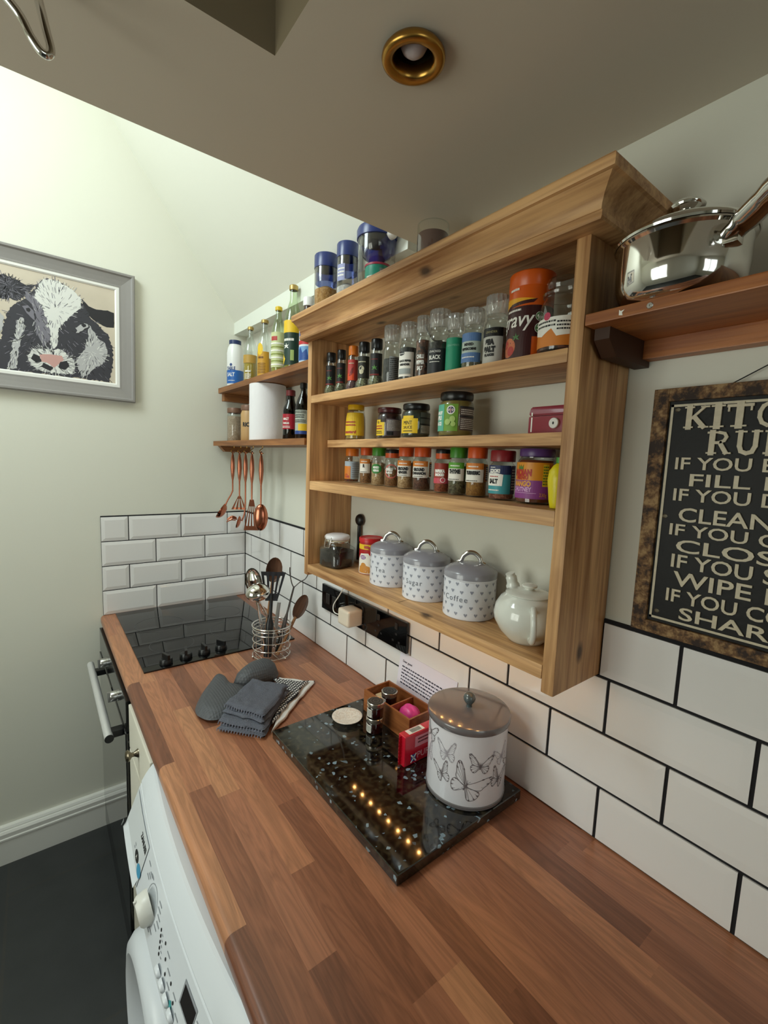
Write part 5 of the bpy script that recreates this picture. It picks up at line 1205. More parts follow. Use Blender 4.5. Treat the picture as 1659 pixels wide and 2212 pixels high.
def bottle(name, label, x, y, z, r, h, glassm, liquid, level, capm, neck=.33, capcol_h=.06, group=None, fn=None, shoulder=.58):
    j = J(name, label, 'bottle', x, y, z, group)
    j.lathe('glass', [(0, 0), (r * .9, 0), (r, .004), (r, h * shoulder), (r * .93, h * (shoulder + .07)), (r * .62, h * (shoulder + .17)), (r * neck, h * (shoulder + .25)), (r * neck, h * .955)], glassm, 32)
    if liquid:
        pr = [(0, .004), (r * .88, .005), (r * .95, .008)]
        top = h * level
        pr += [(r * .95, min(top, h * shoulder)), (r * .95 if top <= h * shoulder else r * .6, top), (0, top)]
        j.lathe('contents', pr, liquid, 28)
    j.lathe('cap', [(r * neck, h * (1 - capcol_h)), (r * (neck + .1), h * (1 - capcol_h) + .001), (r * (neck + .1), h * .99), (r * neck, h), (0, h)], capm, 28)
    if name == 'oil_bottle': j.o['group'] = 'bottles on the upper corner shelf'
    if fn: fn(j, r + .0004, h)
    return j
OIL = M('cooking_oil', '#b39a3c', .12); OIL2 = M('golden_oil', '#c08f1c', .12); GOLDC = M('gold_cap', '#b59a5c', .3, metal=.6); VIN = M('pale_vinegar', '#b7aa62', .12)
PALEG = glass('pale_green_glass', '#e6f0dc', 1.3)
def l1(j, r, h): j.patch('label', r, h * .36, h * .50, -70, 70, M('label_ochre', '#b58f3e', .5)); j.decal('print', r, WHITEI, stack(fine_print(-.012, .012, h * .19, h * .25, 1, 0), fine_print(-.014, .014, h * .08, h * .18, 4)), parent=j.o)
def l2(j, r, h): j.patch('label', r, h * .06, h * .46, -70, 60, M('label_honey', '#c8942a', .5)); j.decal('print', r + .0004, [M('print_brown', '#6b4418', .5), PY], stack(C(-.008, h * .50, .013, 1, .022), fine_print(-.016, .006, h * .33, h * .40, 1, 0), fine_print(-.02, .014, h * .1, h * .28, 7, 0)))
def l3(j, r, h):
    j.patch('label', r, h * .12, h * .62, -75, 75, M('label_cream_green', '#c9cf9c', .5)); j.decal('print', r + .0004, [M('print_olive', '#8f9a4c', .5), PR, WHITEI], stack(R(-.02, .006, h * .50, h * .56, 1), *[R(-.032, .032, h * (.15 + .05 * k), h * (.17 + .05 * k), 0 if k % 2 else 2) for k in range(7)]))
def l4(j, r, h):
    j.patch('label', r, h * .07, h * .44, -85, 85, M('label_bottle_green', '#17352a', .4)); j.decal('print', r + .0004, [PY, WHITEI, M('print_leaf', '#9fb56a', .5)], stack(R(-.04, .04, h * .44, h * .58, 0), fine_print(-.024, .016, h * .33, h * .39, 1, 1), leaf(-.012, h * .28, .012, 1), R(.004, .016, h * .12, h * .24, 2), Pg([(-.034, h * .1), (-.028, h * .2), (-.016, h * .14), (-.026, h * .08)], 0)))
GRP = 'bottles on the upper corner shelf'
bottle('oil_bottle', 'short oil bottle with a gold cap, directly right of the white salt tub', BC, -.240, ZU, .0275, .226, GLASS, OIL, .50, GOLDC, fn=l1)
bottle('oil_bottle', 'oil bottle with gold cap and an amber patterned label, third on the upper corner shelf', BC, -.383, ZU, .0265, .222, GLASS, OIL2, .36, GOLDC, neck=.42, fn=l2)
bottle('oil_bottle', 'pale green bottle with a yellow cap and pale striped label on the corner shelf', BC, -.506, ZU, .0250, .240, PALEG, VIN, .48, M('yellow_cap', '#d9b514', .35), neck=.40, fn=l3, shoulder=.62)
bottle('oil_bottle', 'tallest bottle on the upper corner shelf, with a dark green label', BC, -.622, ZU, .0298, .281, PALEG, M('olive_oil', '#a89a2c', .12), .56, GOLDC, neck=.40, fn=l4)
j = J('sauce_bottle', 'brown sauce bottle with white cap and blue HP label beside the pine unit', 'bottle', BC, -.728, ZU)
j.lathe('bottle', [(0, 0), (.026, 0), (.0275, .003), (.0275, .120), (.024, .150), (.015, .178), (.0135, .190)], M('brown_sauce', '#3a1c14', .2), 32); j.lathe('cap', [(.0135, .188), (.017, .189), (.017, .212), (.0155, .215), (0, .2155)], WP, 28)
r = .0279; j.patch('label', r, .012, .128, -85, 95, M('hp_white', '#dfe3ea', .4)); j.decal('print', r + .0004, [M('hp_blue', '#1f4a94', .4), M('hp_red', '#c0282c', .4), M('hp_sky', '#6f9fd0', .4)], stack(T('HP', .032, .086, -.008, 0, wx=.8, bold=.0015), R(-.034, .034, .068, .080, 1), R(-.034, .034, .018, .062, 2), Pg([(-.024, .020), (-.024, .050), (-.014, .060), (-.006, .042), (.008, .054), (.016, .020)], 0)))
j = J('storage_jar', 'frosted storage jar with a brown lid, leftmost on the lower corner shelf', 'jar', BC, -.060, ZLo, 'storage jars on the lower corner shelf')
JLB = M('jar_lid_brown', '#7a5a48', .45, metal=.2)
j.lathe('glass', [(0, 0), (.031, 0), (.033, .003), (.033, .112), (.030, .120), (.029, .126)], GLASS, 36); j.lathe('contents', [(0, .003), (.031, .004), (.0322, .01), (.0322, .110), (0, .112)], grainy('soft_sugar', '#b6a08c', '#9c8570', 300), 28); j.lathe('lid', [(.029, .124), (.032, .125), (.0325, .128), (.0325, .143), (.031, .146), (0, .1455)], JLB, 36)
j = J('storage_jar', 'storage jar lettered RICE standing half behind the kitchen roll', 'jar', BC, -.228, ZLo, 'storage jars on the lower corner shelf', turn=-10)
j.lathe('body', [(0, 0), (.031, 0), (.033, .003), (.033, .112), (.030, .120), (.029, .126)], M('rice_jar_tan', '#c09a68', .45), 36); j.lathe('lid', [(.029, .124), (.032, .125), (.0325, .128), (.0325, .143), (.031, .146), (0, .1455)], JLB, 36); j.decal('lettering', .0335, INK, T('RICE', .022, .060, -.003, 0, bold=.0012, wx=.85), parent=j.o)
j = J('kitchen_roll', 'thick white roll of kitchen paper standing on the lower corner shelf', 'kitchen roll', -.074, -.425, ZLo)
bm = B(); lathe(bm, [(.020, .002), (.020, 0), (.0655, 0), (.0665, .001), (.0665, .204), (.0655, .205), (.020, .205), (.020, .003)], 64); fin(bm, 'paper', M('tissue_paper', '#e9e6e8', .9, bump=(70, .5, .002)), j.o, smooth=40)
j.lathe('core', [(.0185, .001), (.0198, .001), (.0198, .204), (.0185, .204), (.0185, .001)], M('card_core', '#a98c68', .8), 28)
def lr(j, r, h): j.patch('label', r, h * .22, h * .52, -90, 70, M('label_crimson', '#a8182c', .4)); j.decal('print', r + .0004, WHITEI, stack(T('MALT', .011, h * .40, -.006, 0, wx=.8, bold=.0004), T('VINEGAR', .0085, h * .32, -.006, 0, wx=.75, bold=.0003), fine_print(-.022, .01, h * .24, h * .29, 2)))
DKG = glass('dark_glass', '#2a1a16', 1.3)
bottle('vinegar_bottle', 'dark brown bottle with a crimson label and red cap beside the kitchen roll', BC, -.611, ZLo, .0262, .170, DKG, M('dark_vinegar', '#150a08', .2), .55, M('dull_red_cap', '#6a1a1c', .4), neck=.5, fn=lr, capcol_h=.12)
def lsoy(j, r, h): j.patch('label', r, h * .10, h * .52, -90, 90, M('label_mist', '#a9b0a4', .5)); j.decal('print', r + .0004, [PY, M('soy_blue', '#27468c', .4), INK, WHITEI], stack(R(-.03, .03, h * .10, h * .16, 1), R(-.006, .03, h * .16, h * .28, 0), fine_print(-.024, .014, h * .38, h * .45, 2, 2), fine_print(-.03, .02, h * .30, h * .36, 2, 2), fine_print(-.03, .02, h * .46, h * .51, 2, 2)))
bottle('soy_sauce_bottle', 'black bottle with a pale, yellow and blue label against the pine unit', BC, -.705, ZLo, .0255, .184, DKG, M('soy_sauce', '#0c0606', .2), .6, BLACKC, neck=.36, fn=lsoy, capcol_h=.10)

# ------------------------------------------------------------------ on top of the pine unit
ZT = 1.0505
NAVY = M('navy_lid', '#20306c', .3)
def tubc(label, x, y, r, h, content, fill, fn=None):
    j = J('food_container', label, 'container', x, y, ZT, 'blue lidded containers on top of the pine unit')
    j.lathe('tub', [(0, 0), (r * .95, 0), (r, .004), (r * 1.0, h * .80)], PLAST, 36)
    if content: j.lathe('contents', [(0, .003), (r * .92, .004), (r * .96, .01), (r * .96, h * fill), (r * .3, h * fill + .012), (0, h * fill + .012)], content, 28)
    j.lathe('inner_sleeve', [(r * .93, h * .58), (r * .94, h * .80)], glass('blue_tinted_plastic', '#6a78b4', 1.5, .06), 36)
    j.lathe('lid', [(r * .94, h * .80), (r * 1.03, h * .80), (r * 1.03, h * .985), (r * .98, h), (0, h)], NAVY, 40)
    if fn: fn(j, r + .0005, h)
    return j
tubc('blue lidded clear tub of golden rice, leftmost on top of the pine unit', -.090, -.872, .0340, .184, grainy('golden_rice', '#c39a62', '#a87a40', 260), .48)
tubc('blue lidded clear tub of white flour, middle of the three on the pine unit', -.085, -.976, .0290, .182, grainy('white_flour', '#d6d6d6', '#bcbcc0', 200), .38, lambda j, r, h: (j.patch('label', r, h * .45, h * .68, -40, 10, M('pale_lilac_label', '#8f93bc', .5)), j.decal('print', r + .0004, WHITEI, fine_print(-.018, .004, h * .5, h * .64, 3))))
j = J('water_jug', 'large clear filter jug with navy lid and white spout, on the pine unit', 'jug', -.085, -1.108, ZT)
j.lathe('jug', [(0, 0), (.043, 0), (.045, .004), (.047, .150)], PLAST, 44)
fin(lathe(B(), [(.0440, .148), (.041, .128), (.034, .108), (.018, .096), (0, .094)], 40), 'funnel', glass('blue_funnel', '#5468b8', 2.0, .05), j.o, smooth=60)
j.lathe('lid', [(.047, .146), (.0495, .147), (.0500, .165), (.047, .172), (.020, .176), (0, .177)], NAVY, 44)
bm = B(); tube(bm, smooth_path([(.006, -.043, .150), (.010, -.058, .153), (.014, -.074, .158), (.015, -.080, .160)], 4), [.014] * 4 + [.011] * 4 + [.007] * 4 + [.004], 14); fin(bm, 'spout', WP, j.o, smooth=60)
j = J('drink_can', 'green tin with a red rim standing inside the filter jug', 'tin', -.080, -1.108, ZT + .0045, turn=-10)
j.lathe('tin', [(0, 0), (.031, 0), (.0315, .001), (.0315, .078), (0, .078)], M('tin_teal', '#12907c', .4), 36); j.lathe('rim', [(.031, .078), (.0325, .0785), (.0325, .083), (.030, .083), (0, .081)], M('tin_cerise', '#a8284c', .4), 36)
j.decal('print', .0319, [WHITEI, M('tin_grey', '#7d8a8c', .5), M('tin_cerise', '#a8284c')], stack(R(.010, .040, .008, .070, 1), fine_print(.012, .038, .012, .066, 8, 0), fine_print(-.026, .0, .046, .056, 1, 0), C(-.016, .016, .012, 0), C(-.004, .014, .008, 2)), parent=j.o)
j = J('candle', 'brown candle in a clear glass tumbler on top of the pine unit', 'candle', -.085, -1.311, ZT)
j.lathe('glass', [(.030, .108), (.0335, .108), (.0325, .004), (.030, 0), (0, 0)], GLASS, 40); j.lathe('wax', [(0, .005), (.030, .005), (.0322, .088), (.028, .087), (0, .086)], M('brown_wax', '#6a4c44', .5), 36); j.lathe('wick', [(0, .086), (.0008, .086), (.0008, .096), (0, .096)], INK, 8)

# ------------------------------------------------------------------ utensil holder with its tools
HXX, HYY, HRR = -.170, -.700, .061
uh = thing('utensil_holder', 'round chrome wire utensil holder standing beside the hob', 'utensil holder', (HXX, HYY, 0))
bm = B()
def hoop(z, r, w=.0017): tube(bm, [(r * cos(2 * pi * k / 40), r * sin(2 * pi * k / 40), z) for k in range(40)], w, 8, closed=True)
for z in (.008, .034, .060, .086): hoop(z, HRR)
hoop(.108, HRR + .002, .0024); hoop(.099, HRR)
fin(bm, 'hoops', CHROME, uh, smooth=60)
bm = B()
for k in range(8):
    a = 2 * pi * k / 8 + .2; tube(bm, [((HRR - .002) * cos(a), (HRR - .002) * sin(a), .008), ((HRR - .002) * cos(a), (HRR - .002) * sin(a), .108)], .0013, 6)
for k in range(-2, 3): tube(bm, [(k * .022, -sqrt(HRR ** 2 - (k * .022) ** 2), .008), (k * .022, sqrt(HRR ** 2 - (k * .022) ** 2), .008)], .0013, 6)
fin(bm, 'uprights', CHROME, uh, smooth=60)
for k in range(3):
    a = 2 * pi * k / 3 - 1.2; bm = B(); ell(bm, (HRR * cos(a), HRR * sin(a), .0045), .0045, .0045, .0045, 12, 8); fin(bm, 'foot', CHROME, uh, smooth=60)
def tool(name, label, foot, tip):
    """local frame: z along the tool from its foot to its tip, x towards the viewer side"""
    f, t = Vector(foot), Vector(tip); o = thing(name, label, 'utensil', foot, 0, 'tools in the wire utensil holder')
    z = (t - f).normalized(); v = Vector((CX - f.x, CY - f.y, 0)).normalized(); y = z.cross(v).normalized(); x = y.cross(z)
    o.rotation_mode = 'XYZ'; o.rotation_euler = Matrix((x, y, z)).transposed().to_euler(); return o, (t - f).length
WOODU = wood('dark_spoon_wood', 'z', '#6e4a34', '#3c2418', False, .5); WOODL = wood('pale_spoon_wood', 'z', '#a9794e', '#7c5230', False, .5)
def spoonbowl(bm, zc, rz, ry, d, back=False):
    bowl(bm, Matrix.Translation((0, 0, zc)) @ Matrix.Rotation(radians(-90 if back else 90), 4, 'Y'), rz, ry, d, .002)
# each tool leans in the wire basket: its foot is near the floor of the basket on the far side
o, L = tool('serving_spoon', 'large shiny steel spoon leaning at the left of the wire holder', (-.192, -.715, .012), (-.2376, -.690, .302))
bm = B(); tube(bm, [(0, 0, 0), (0, 0, L - .09)], [.006, .004], 10, flat=.6); fin(bm, 'handle', STEEL, o, smooth=60)
bm = B(); spoonbowl(bm, L - .045, .047, .026, .016); fin(bm, 'bowl', STEEL, o, smooth=60)
o, L = tool('slotted_turner', 'black nylon slotted turner standing in the wire holder', (-.196, -.728, .012), (-.166, -.700, .286))
bm = B(); tube(bm, [(0, 0, 0), (0, 0, .105), (0, 0, .13), (0, 0, L - .075)], [.013, .013, .006, .005], 12, flat=.8); fin(bm, 'handle', BLACKP, o, smooth=60)
bm = slotted(.040, .080, L - .092, L, 4, .010); bmesh.ops.transform(bm, matrix=Matrix.Scale(1.0, 4), verts=bm.verts[:]); box(bm, -.001, .001, -.020, .020, L - .096, L - .088); fin(bm, 'blade', M('black_nylon', '#2b2d33', .35), o)
o, L = tool('ladle', 'brown grey steel ladle hanging over the left rim of the wire holder', (-.125, -.690, .03), (-.232, -.722, .214))
bm = B(); tube(bm, smooth_path([(0, 0, 0), (0, 0, .1), (0, 0, L - .03), (.010, 0, L)], 5), .0045, 10, flat=.7); fin(bm, 'handle', STEEL, o, smooth=60)
bm = B(); bowl(bm, Matrix.Translation((.004, .012, L + .018)) @ Matrix.Rotation(radians(205), 4, 'Y') @ Matrix.Rotation(radians(20), 4, 'X'), .032, .038, .026, .0018); fin(bm, 'bowl', STEEL, o, smooth=60)
o, L = tool('wooden_spoon', 'tall wooden spoon with a dark bowl standing behind the black turner', (-.182, -.668, .012), (-.146, -.672, .325))
bm = B(); tube(bm, [(0, 0, 0), (0, 0, L - .08)], [.0065, .0055], 10); fin(bm, 'handle', WOODL, o, smooth=60)
bm = B(); spoonbowl(bm, L - .042, .043, .027, .012); fin(bm, 'bowl', WOODU, o, smooth=60)
o, L = tool('carving_fork', 'two pronged dark steel carving fork leaning right in the wire holder', (-.155, -.712, .012), (-.0857, -.690, .222))
bm = B(); tube(bm, [(0, 0, 0), (0, 0, .11), (0, 0, .13), (0, 0, L)], [.008, .007, .0035, .003], 10, flat=.7); fin(bm, 'handle', M('dark_steel', '#5c5654', .25, metal=1.0), o, smooth=60)
bm = B(); tube(bm, smooth_path([(0, 0, L - .004), (0, .014, L + .016), (0, .034, L + .040), (0, .042, L + .098)], 4), .0019, 8); tube(bm, smooth_path([(0, 0, L - .004), (0, -.012, L + .012), (0, -.026, L + .044), (0, -.030, L + .06)], 4), .0019, 8); fin(bm, 'prongs', M('dark_steel', '#5c5654'), o, smooth=60)
o, L = tool('wooden_spoon', 'short dark wooden spoon leaning far out to the right of the wire holder', (-.165, -.735, .012), (-.045, -.700, .186))
bm = B(); tube(bm, [(0, 0, 0), (0, 0, L - .08)], [.006, .005], 10); fin(bm, 'handle', WOODL, o, smooth=60)
bm = B(); spoonbowl(bm, L - .042, .044, .022, .009); fin(bm, 'bowl', WOODU, o, smooth=60)
o, L = tool('fish_slice', 'steel fish slice with its slim handle standing at the back of the wire holder', (-.150, -.668, .012), (-.128, -.664, .165))
bm = B(); tube(bm, [(0, 0, 0), (0, 0, L)], [.0075, .006], 10, flat=.5); fin(bm, 'handle', BRUSH, o, smooth=60)

# ------------------------------------------------------------------ oven mitts
MITT = M('grey_silicone', '#4b4d51', .55)
nt = MITT.node_tree; bs = nt.nodes['Principled BSDF']; tc = nt.nodes.new('ShaderNodeTexCoord'); v = nt.nodes.new('ShaderNodeTexVoronoi'); v.inputs['Scale'].default_value = 150; v.inputs['Randomness'].default_value = 0.0
bp = nt.nodes.new('ShaderNodeBump'); bp.inputs['Strength'].default_value = .7; bp.inputs['Distance'].default_value = .002; bp.invert = True
nt.links.new(tc.outputs['Object'], v.inputs['Vector']); nt.links.new(v.outputs['Distance'], bp.inputs['Height']); nt.links.new(bp.outputs['Normal'], bs.inputs['Normal'])
def pillow(bm, outline, h, z0=0.0, rings=7, n=72, lift=None):
    """soft pad over a closed outline"""
    P = smooth_path([(x, y, 0) for x, y in outline] + [(outline[0][0], outline[0][1], 0)], 8)[:-1]
    c = Vector((sum(p.x for p in P) / len(P), sum(p.y for p in P) / len(P), 0)); R_ = []
    for side in (1, -1):
        for k in range(rings + 1):
            t = k / rings; s = 1 - t * .97; zz = h * (1 - (1 - t) ** 2.4) ** .5
            if side < 0:
                if k == 0: continue
                zz = -min(zz, h * .25)
            R_.append((side, [bm.verts.new((c.x + (p.x - c.x) * s, c.y + (p.y - c.y) * s, z0 + h * .25 + (zz * .75 if side > 0 else zz) + (lift(c.x + (p.x - c.x) * s, c.y + (p.y - c.y) * s) if lift else 0))) for p in P]))
    up = [r for s_, r in R_ if s_ > 0]; dn = [up[0]] + [r for s_, r in R_ if s_ < 0]
    for S in (up, dn):
        for a, b in zip(S, S[1:]):
            for i in range(len(P)): bm.faces.new((a[i], a[(i + 1) % len(P)], b[(i + 1) % len(P)], b[i]))
        bm.faces.new(S[-1])
om = thing('oven_mitt', 'grey silicone oven mitt lying palm up with its dimpled grip towards the worktop edge', 'oven mitt', (-.40, -.90, 0), 0, 'pair of grey oven mitts')
bm = B(); pillow(bm, [(-.075, -.048), (-.070, -.012), (-.040, .045), (-.010, .088), (.028, .135), (.044, .112), (.044, .058), (.058, .036), (.072, .012), (.076, -.02), (.066, -.055), (.040, -.072), (.015, -.092), (-.030, -.096), (-.060, -.082)], .034)
fin(bm, 'mitt', MITT, om, smooth=70)
om = thing('oven_mitt', 'second grey silicone oven mitt resting on its side behind the first, nearer the wire holder', 'oven mitt', (-.285, -.852, .0), 0, 'pair of grey oven mitts')
bm = B(); pillow(bm, [(-.070, -.018), (-.060, .010), (-.010, .048), (.045, .060), (.066, .054), (.074, .020), (.060, -.022), (.020, -.040), (-.040, -.040)], .058, lift=lambda x, y: .006 * (x + y) / .06 if False else 0)
fin(bm, 'mitt', MITT, om, smooth=70)

# ------------------------------------------------------------------ towels
def cloth(bm, corners, z0, z1, nx=26, ny=22, amp=.0028, seed=1, mi=0, rnd_=.35, sag=0.0, uvf=None):
    """a folded pad with rounded, slightly wavy edges over four ground corners"""
    from mathutils import noise
    a, b, c, d = [Vector((p[0], p[1], 0)) for p in corners]; h = z1 - z0; top = []; bot = []
    for i in range(nx + 1):
        rt = []; rb_ = []
        for j in range(ny + 1):
            u, w = i / nx, j / ny
            p = (a * (1 - u) + b * u) * (1 - w) + (d * (1 - u) + c * u) * w
            e = min(u * (b - a).length, (1 - u) * (b - a).length, w * (d - a).length, (1 - w) * (d - a).length)
            k = min(1, e / (h * .5)); r = sqrt(max(0, 1 - (1 - k) ** 2))
            n = noise.noise(Vector((p.x * 60, p.y * 60, seed))) * amp + noise.noise(Vector((p.x * 220, p.y * 220, seed))) * amp * .5
            q = p + Vector((noise.noise(Vector((p.x * 30, p.y * 30, seed + 5))), noise.noise(Vector((p.x * 30, p.y * 30, seed + 9))), 0)) * .0075
            rt.append(bm.verts.new((q.x, q.y, (z0 + z1) / 2 + h / 2 * r + n * r)))
            rb_.append(bm.verts.new((q.x, q.y, (z0 + z1) / 2 - h / 2 * r)) if e > 1e-6 else rt[-1])
        top.append(rt); bot.append(rb_)
    for G in (top, bot):
        for i in range(nx):
            for j in range(ny):
                try: f = bm.faces.new((G[i][j], G[i + 1][j], G[i + 1][j + 1], G[i][j + 1])); f.material_index = mi
                except ValueError: pass
TERRY = M('grey_terry', '#5e616c', .95, bump=(420, .8, .003), var=.35)
tt = thing('tea_towel', 'white tea towel with a black check border folded under the grey terry towel', 'towel', (-.28, -.98, 0))
def rel(o, pts): return [(p[0] - o[0], p[1] - o[1]) for p in pts]
CHK = M('check_cloth', '#e4e2df', .9); nt = CHK.node_tree; bs = nt.nodes['Principled BSDF']; L = nt.links
tc = nt.nodes.new('ShaderNodeTexCoord'); mp = nt.nodes.new('ShaderNodeMapping'); mp.inputs['Rotation'].default_value = (0, 0, radians(-32)); L.new(tc.outputs['Object'], mp.inputs[0])
sp_ = nt.nodes.new('ShaderNodeSeparateXYZ'); L.new(mp.outputs[0], sp_.inputs[0])
def stripe(s): return math_node(nt, 'LESS_THAN', math_node(nt, 'FRACT', math_node(nt, 'DIVIDE', s, .0085)), .42)
lines = math_node(nt, 'MAXIMUM', stripe(sp_.outputs[0]), stripe(sp_.outputs[1]))
zone = math_node(nt, 'LESS_THAN', math_node(nt, 'ABSOLUTE', math_node(nt, 'ADD', sp_.outputs[1], CHK_OFF if 'CHK_OFF' in globals() else .0)), 1.0)
mxc = nt.nodes.new('ShaderNodeMix'); mxc.data_type = 'RGBA'; mxc.inputs['A'].default_value = rgb('#e6e4e1'); mxc.inputs['B'].default_value = rgb('#24242a')
L.new(math_node(nt, 'MULTIPLY', lines, zone), mxc.inputs['Factor']); L.new(mxc.outputs['Result'], bs.inputs['Base Color'])
bm = B(); cloth(bm, rel((-.28, -.98), [(-.225, -.868), (-.138, -.948), (-.352, -1.116), (-.264, -1.006)]), .001, .010, amp=.001, seed=3); fin(bm, 'white_cloth', M('white_cotton', '#e4e2df', .9, bump=(300, .3)), tt, smooth=80)
bm = B(); cloth(bm, rel((-.28, -.98), [(-.246, -.884), (-.166, -.955), (-.345, -1.100), (-.262, -1.004)]), .0105, .020, amp=.001, seed=4); fin(bm, 'checked_fold', CHK, tt, smooth=80)
tw = thing('hand_towel', 'dark grey terry towel folded in layers on the worktop in front of the mitts', 'towel', (-.345, -1.01, 0))
bm = B()
LC = [(-.452, -1.028), (-.335, -.915), (-.255, -1.000), (-.372, -1.122)]
cloth(bm, rel((-.345, -1.01), LC), .002, .013, seed=11)
cloth(bm, rel((-.345, -1.01), [(-.444, -1.016), (-.333, -.912), (-.252, -.998), (-.368, -1.114)]), .012, .024, seed=12)
cloth(bm, rel((-.345, -1.01), [(-.428, -1.000), (-.325, -.905), (-.248, -.995), (-.360, -1.102)]), .023, .034, seed=13)
cloth(bm, rel((-.345, -1.01), [(-.421, -.988), (-.316, -.900), (-.246, -.992), (-.358, -1.092)]), .033, .046, seed=14)
fin(bm, 'folded_layers', TERRY, tw, smooth=80)
HEM = M('grey_hem', '#7c8090', .9)
for (p, q, z) in (((-.421, -.990), (-.360, -1.094), .036), ((-.446, -1.020), (-.370, -1.117), .015), ((-.452, -1.030), (-.374, -1.123), .006)):
    bm = B()
    for k in range(16):
        t = (k + .3) / 16; x, y = p[0] + (q[0] - p[0]) * t + .345, p[1] + (q[1] - p[1]) * t + 1.01
        tube(bm, [(x - .0025, y - .0015, z), (x - .001, y - .002, z + .006)], .0011, 6)
    fin(bm, 'hem_stitching', HEM, tw, smooth=60)

# ------------------------------------------------------------------ granite board and what stands on it
gb = tag(None, None) if False else None
bm = B(); box(bm, -.1605, .1605, -.229, .233, 0, .02, .0035, 3)
GRAN = M('black_granite', '#0b0b0c', .05, coat=.6)
nt = GRAN.node_tree; bs = nt.nodes['Principled BSDF']; L = nt.links
tc = nt.nodes.new('ShaderNodeTexCoord')
v1 = nt.nodes.new('ShaderNodeTexVoronoi'); v1.inputs['Scale'].default_value = 150; L.new(tc.outputs['Object'], v1.inputs['Vector'])
s1 = nt.nodes.new('ShaderNodeSeparateColor'); L.new(v1.outputs['Color'], s1.inputs[0])
n1 = nt.nodes.new('ShaderNodeTexNoise'); n1.inputs['Scale'].default_value = 160; n1.inputs['Detail'].default_value = 3; L.new(tc.outputs['Object'], n1.inputs['Vector'])
n4 = nt.nodes.new('ShaderNodeTexNoise'); n4.inputs['Scale'].default_value = 16; L.new(tc.outputs['Object'], n4.inputs['Vector'])
fl_ = math_node(nt, 'MULTIPLY', math_node(nt, 'GREATER_THAN', math_node(nt, 'ADD', s1.outputs[0], math_node(nt, 'MULTIPLY', n4.outputs['Fac'], .22)), 1.075), math_node(nt, 'ADD', .25, s1.outputs[1]))
n2 = nt.nodes.new('ShaderNodeTexNoise'); n2.inputs['Scale'].default_value = 90; n2.inputs['Detail'].default_value = 5; L.new(tc.outputs['Object'], n2.inputs['Vector'])
rp = nt.nodes.new('ShaderNodeValToRGB'); rp.color_ramp.elements[0].position = .45; rp.color_ramp.elements[0].color = rgb('#050506'); rp.color_ramp.elements[1].position = .70; rp.color_ramp.elements[1].color = rgb('#3a3222')
L.new(n2.outputs['Fac'], rp.inputs[0])
mg = nt.nodes.new('ShaderNodeMix'); mg.data_type = 'RGBA'; mg.inputs['B'].default_value = rgb('#8299a6'); L.new(fl_, mg.inputs['Factor']); L.new(rp.outputs[0], mg.inputs['A']); L.new(mg.outputs['Result'], bs.inputs['Base Color'])
gb = fin(bm, 'granite_board', GRAN, smooth=30, loc=(-.1905, -1.359, 0)); gb.rotation_euler = (0, 0, radians(.6))
tag(gb, 'polished black granite board with blue flecks lying on the worktop', 'worktop saver')
ZB = .0203
j = J('dish', 'small round cream speckled dish on the corner of the granite board', 'dish', -.183, -1.187, ZB)
bm = B(); lathe(bm, [(0, 0), (.022, 0), (.024, .003), (.036, .008), (.0375, .010), (.036, .0105), (.022, .006), (0, .0055)], 48); fin(bm, 'bowl', grainy('speckled_cream', '#efe8df', '#ddd0c2', 260, .35), j.o, smooth=60)

# wooden two-compartment tray
bt = thing('wooden_tray', 'small divided wooden tray at the back of the granite board', 'tray', (-.079, -1.258, ZB))
TW = wood('tray_wood', 'y', '#a8683a', '#7a431f', False, .4)
bt.rotation_euler = (0, 0, radians(2))
w2, l2 = .042, .086
def tb(x0, x1, y0, y1, z0, z1):
    bm = B(); box(bm, x0, x1, y0, y1, z0, z1, .0008); return bm
fin(tb(-w2, w2, -l2, l2, 0, .005), 'base', TW, bt)
fin(tb(-w2, -w2 + .005, -l2, l2, .005, .056), 'side', TW, bt); fin(tb(w2 - .005, w2, -l2, l2, .005, .056), 'side', TW, bt)
fin(tb(-w2 + .005, w2 - .005, -l2, -l2 + .005, .005, .056), 'side', TW, bt); fin(tb(-w2 + .005, w2 - .005, l2 - .005, l2, .005, .056), 'side', TW, bt)
fin(tb(-w2 + .005, w2 - .005, -.014, -.010, .005, .054), 'divider', TW, bt)
JAM = M('preserve', '#2e080c', .15, coat=.4); JGL = glass('preserve_glass', '#f0e4e4', 1.3); FOIL = M('jar_lid_print', '#8d8a86', .3, metal=.6)
def minijar(label, x, y, z):
    j = J('preserve_jar', label, 'jar', x, y, z, 'miniature preserve jars by the wooden tray', turn=-30)
    j.lathe('glass', [(0, 0), (.0178, 0), (.0195, .002), (.0195, .024), (.018, .028), (.016, .030)], JGL, 28); j.lathe('preserve', [(0, .002), (.0172, .002), (.0184, .004), (.0184, .024), (0, .027)], JAM, 24)
    ld = j.lathe('lid', [(.017, .0275), (.0203, .028), (.0208, .030), (.0206, .0375), (.0195, .0385), (.019, .0382), (0, .0382)], M('silver_lid', '#c9c2b8', .2, metal=.9), 40, squash=ridged(40, .01))
    bm = B(); f = lambda X, Y: Vector((X, Y, .0386))
    put_poly(bm, circle2d(0, 0, .0168, 24), f, 0); put_line(bm, circle2d(0, 0, .0125, 20), .0012, lambda X, Y: Vector((X, Y, .0388)), 1, True); put_line(bm, circle2d(0, 0, .006, 20), .0012, lambda X, Y: Vector((X, Y, .0388)), 1, True)
    fin(bm, 'lid_print', [M('lid_dark', '#3a3836', .4), FOIL], ld)
    j.patch('label', .0199, .005, .024, -58, 4, PW); j.decal('small_print', .0202, PB_, fine_print(-.018, .0, .007, .022, 5))
    return j
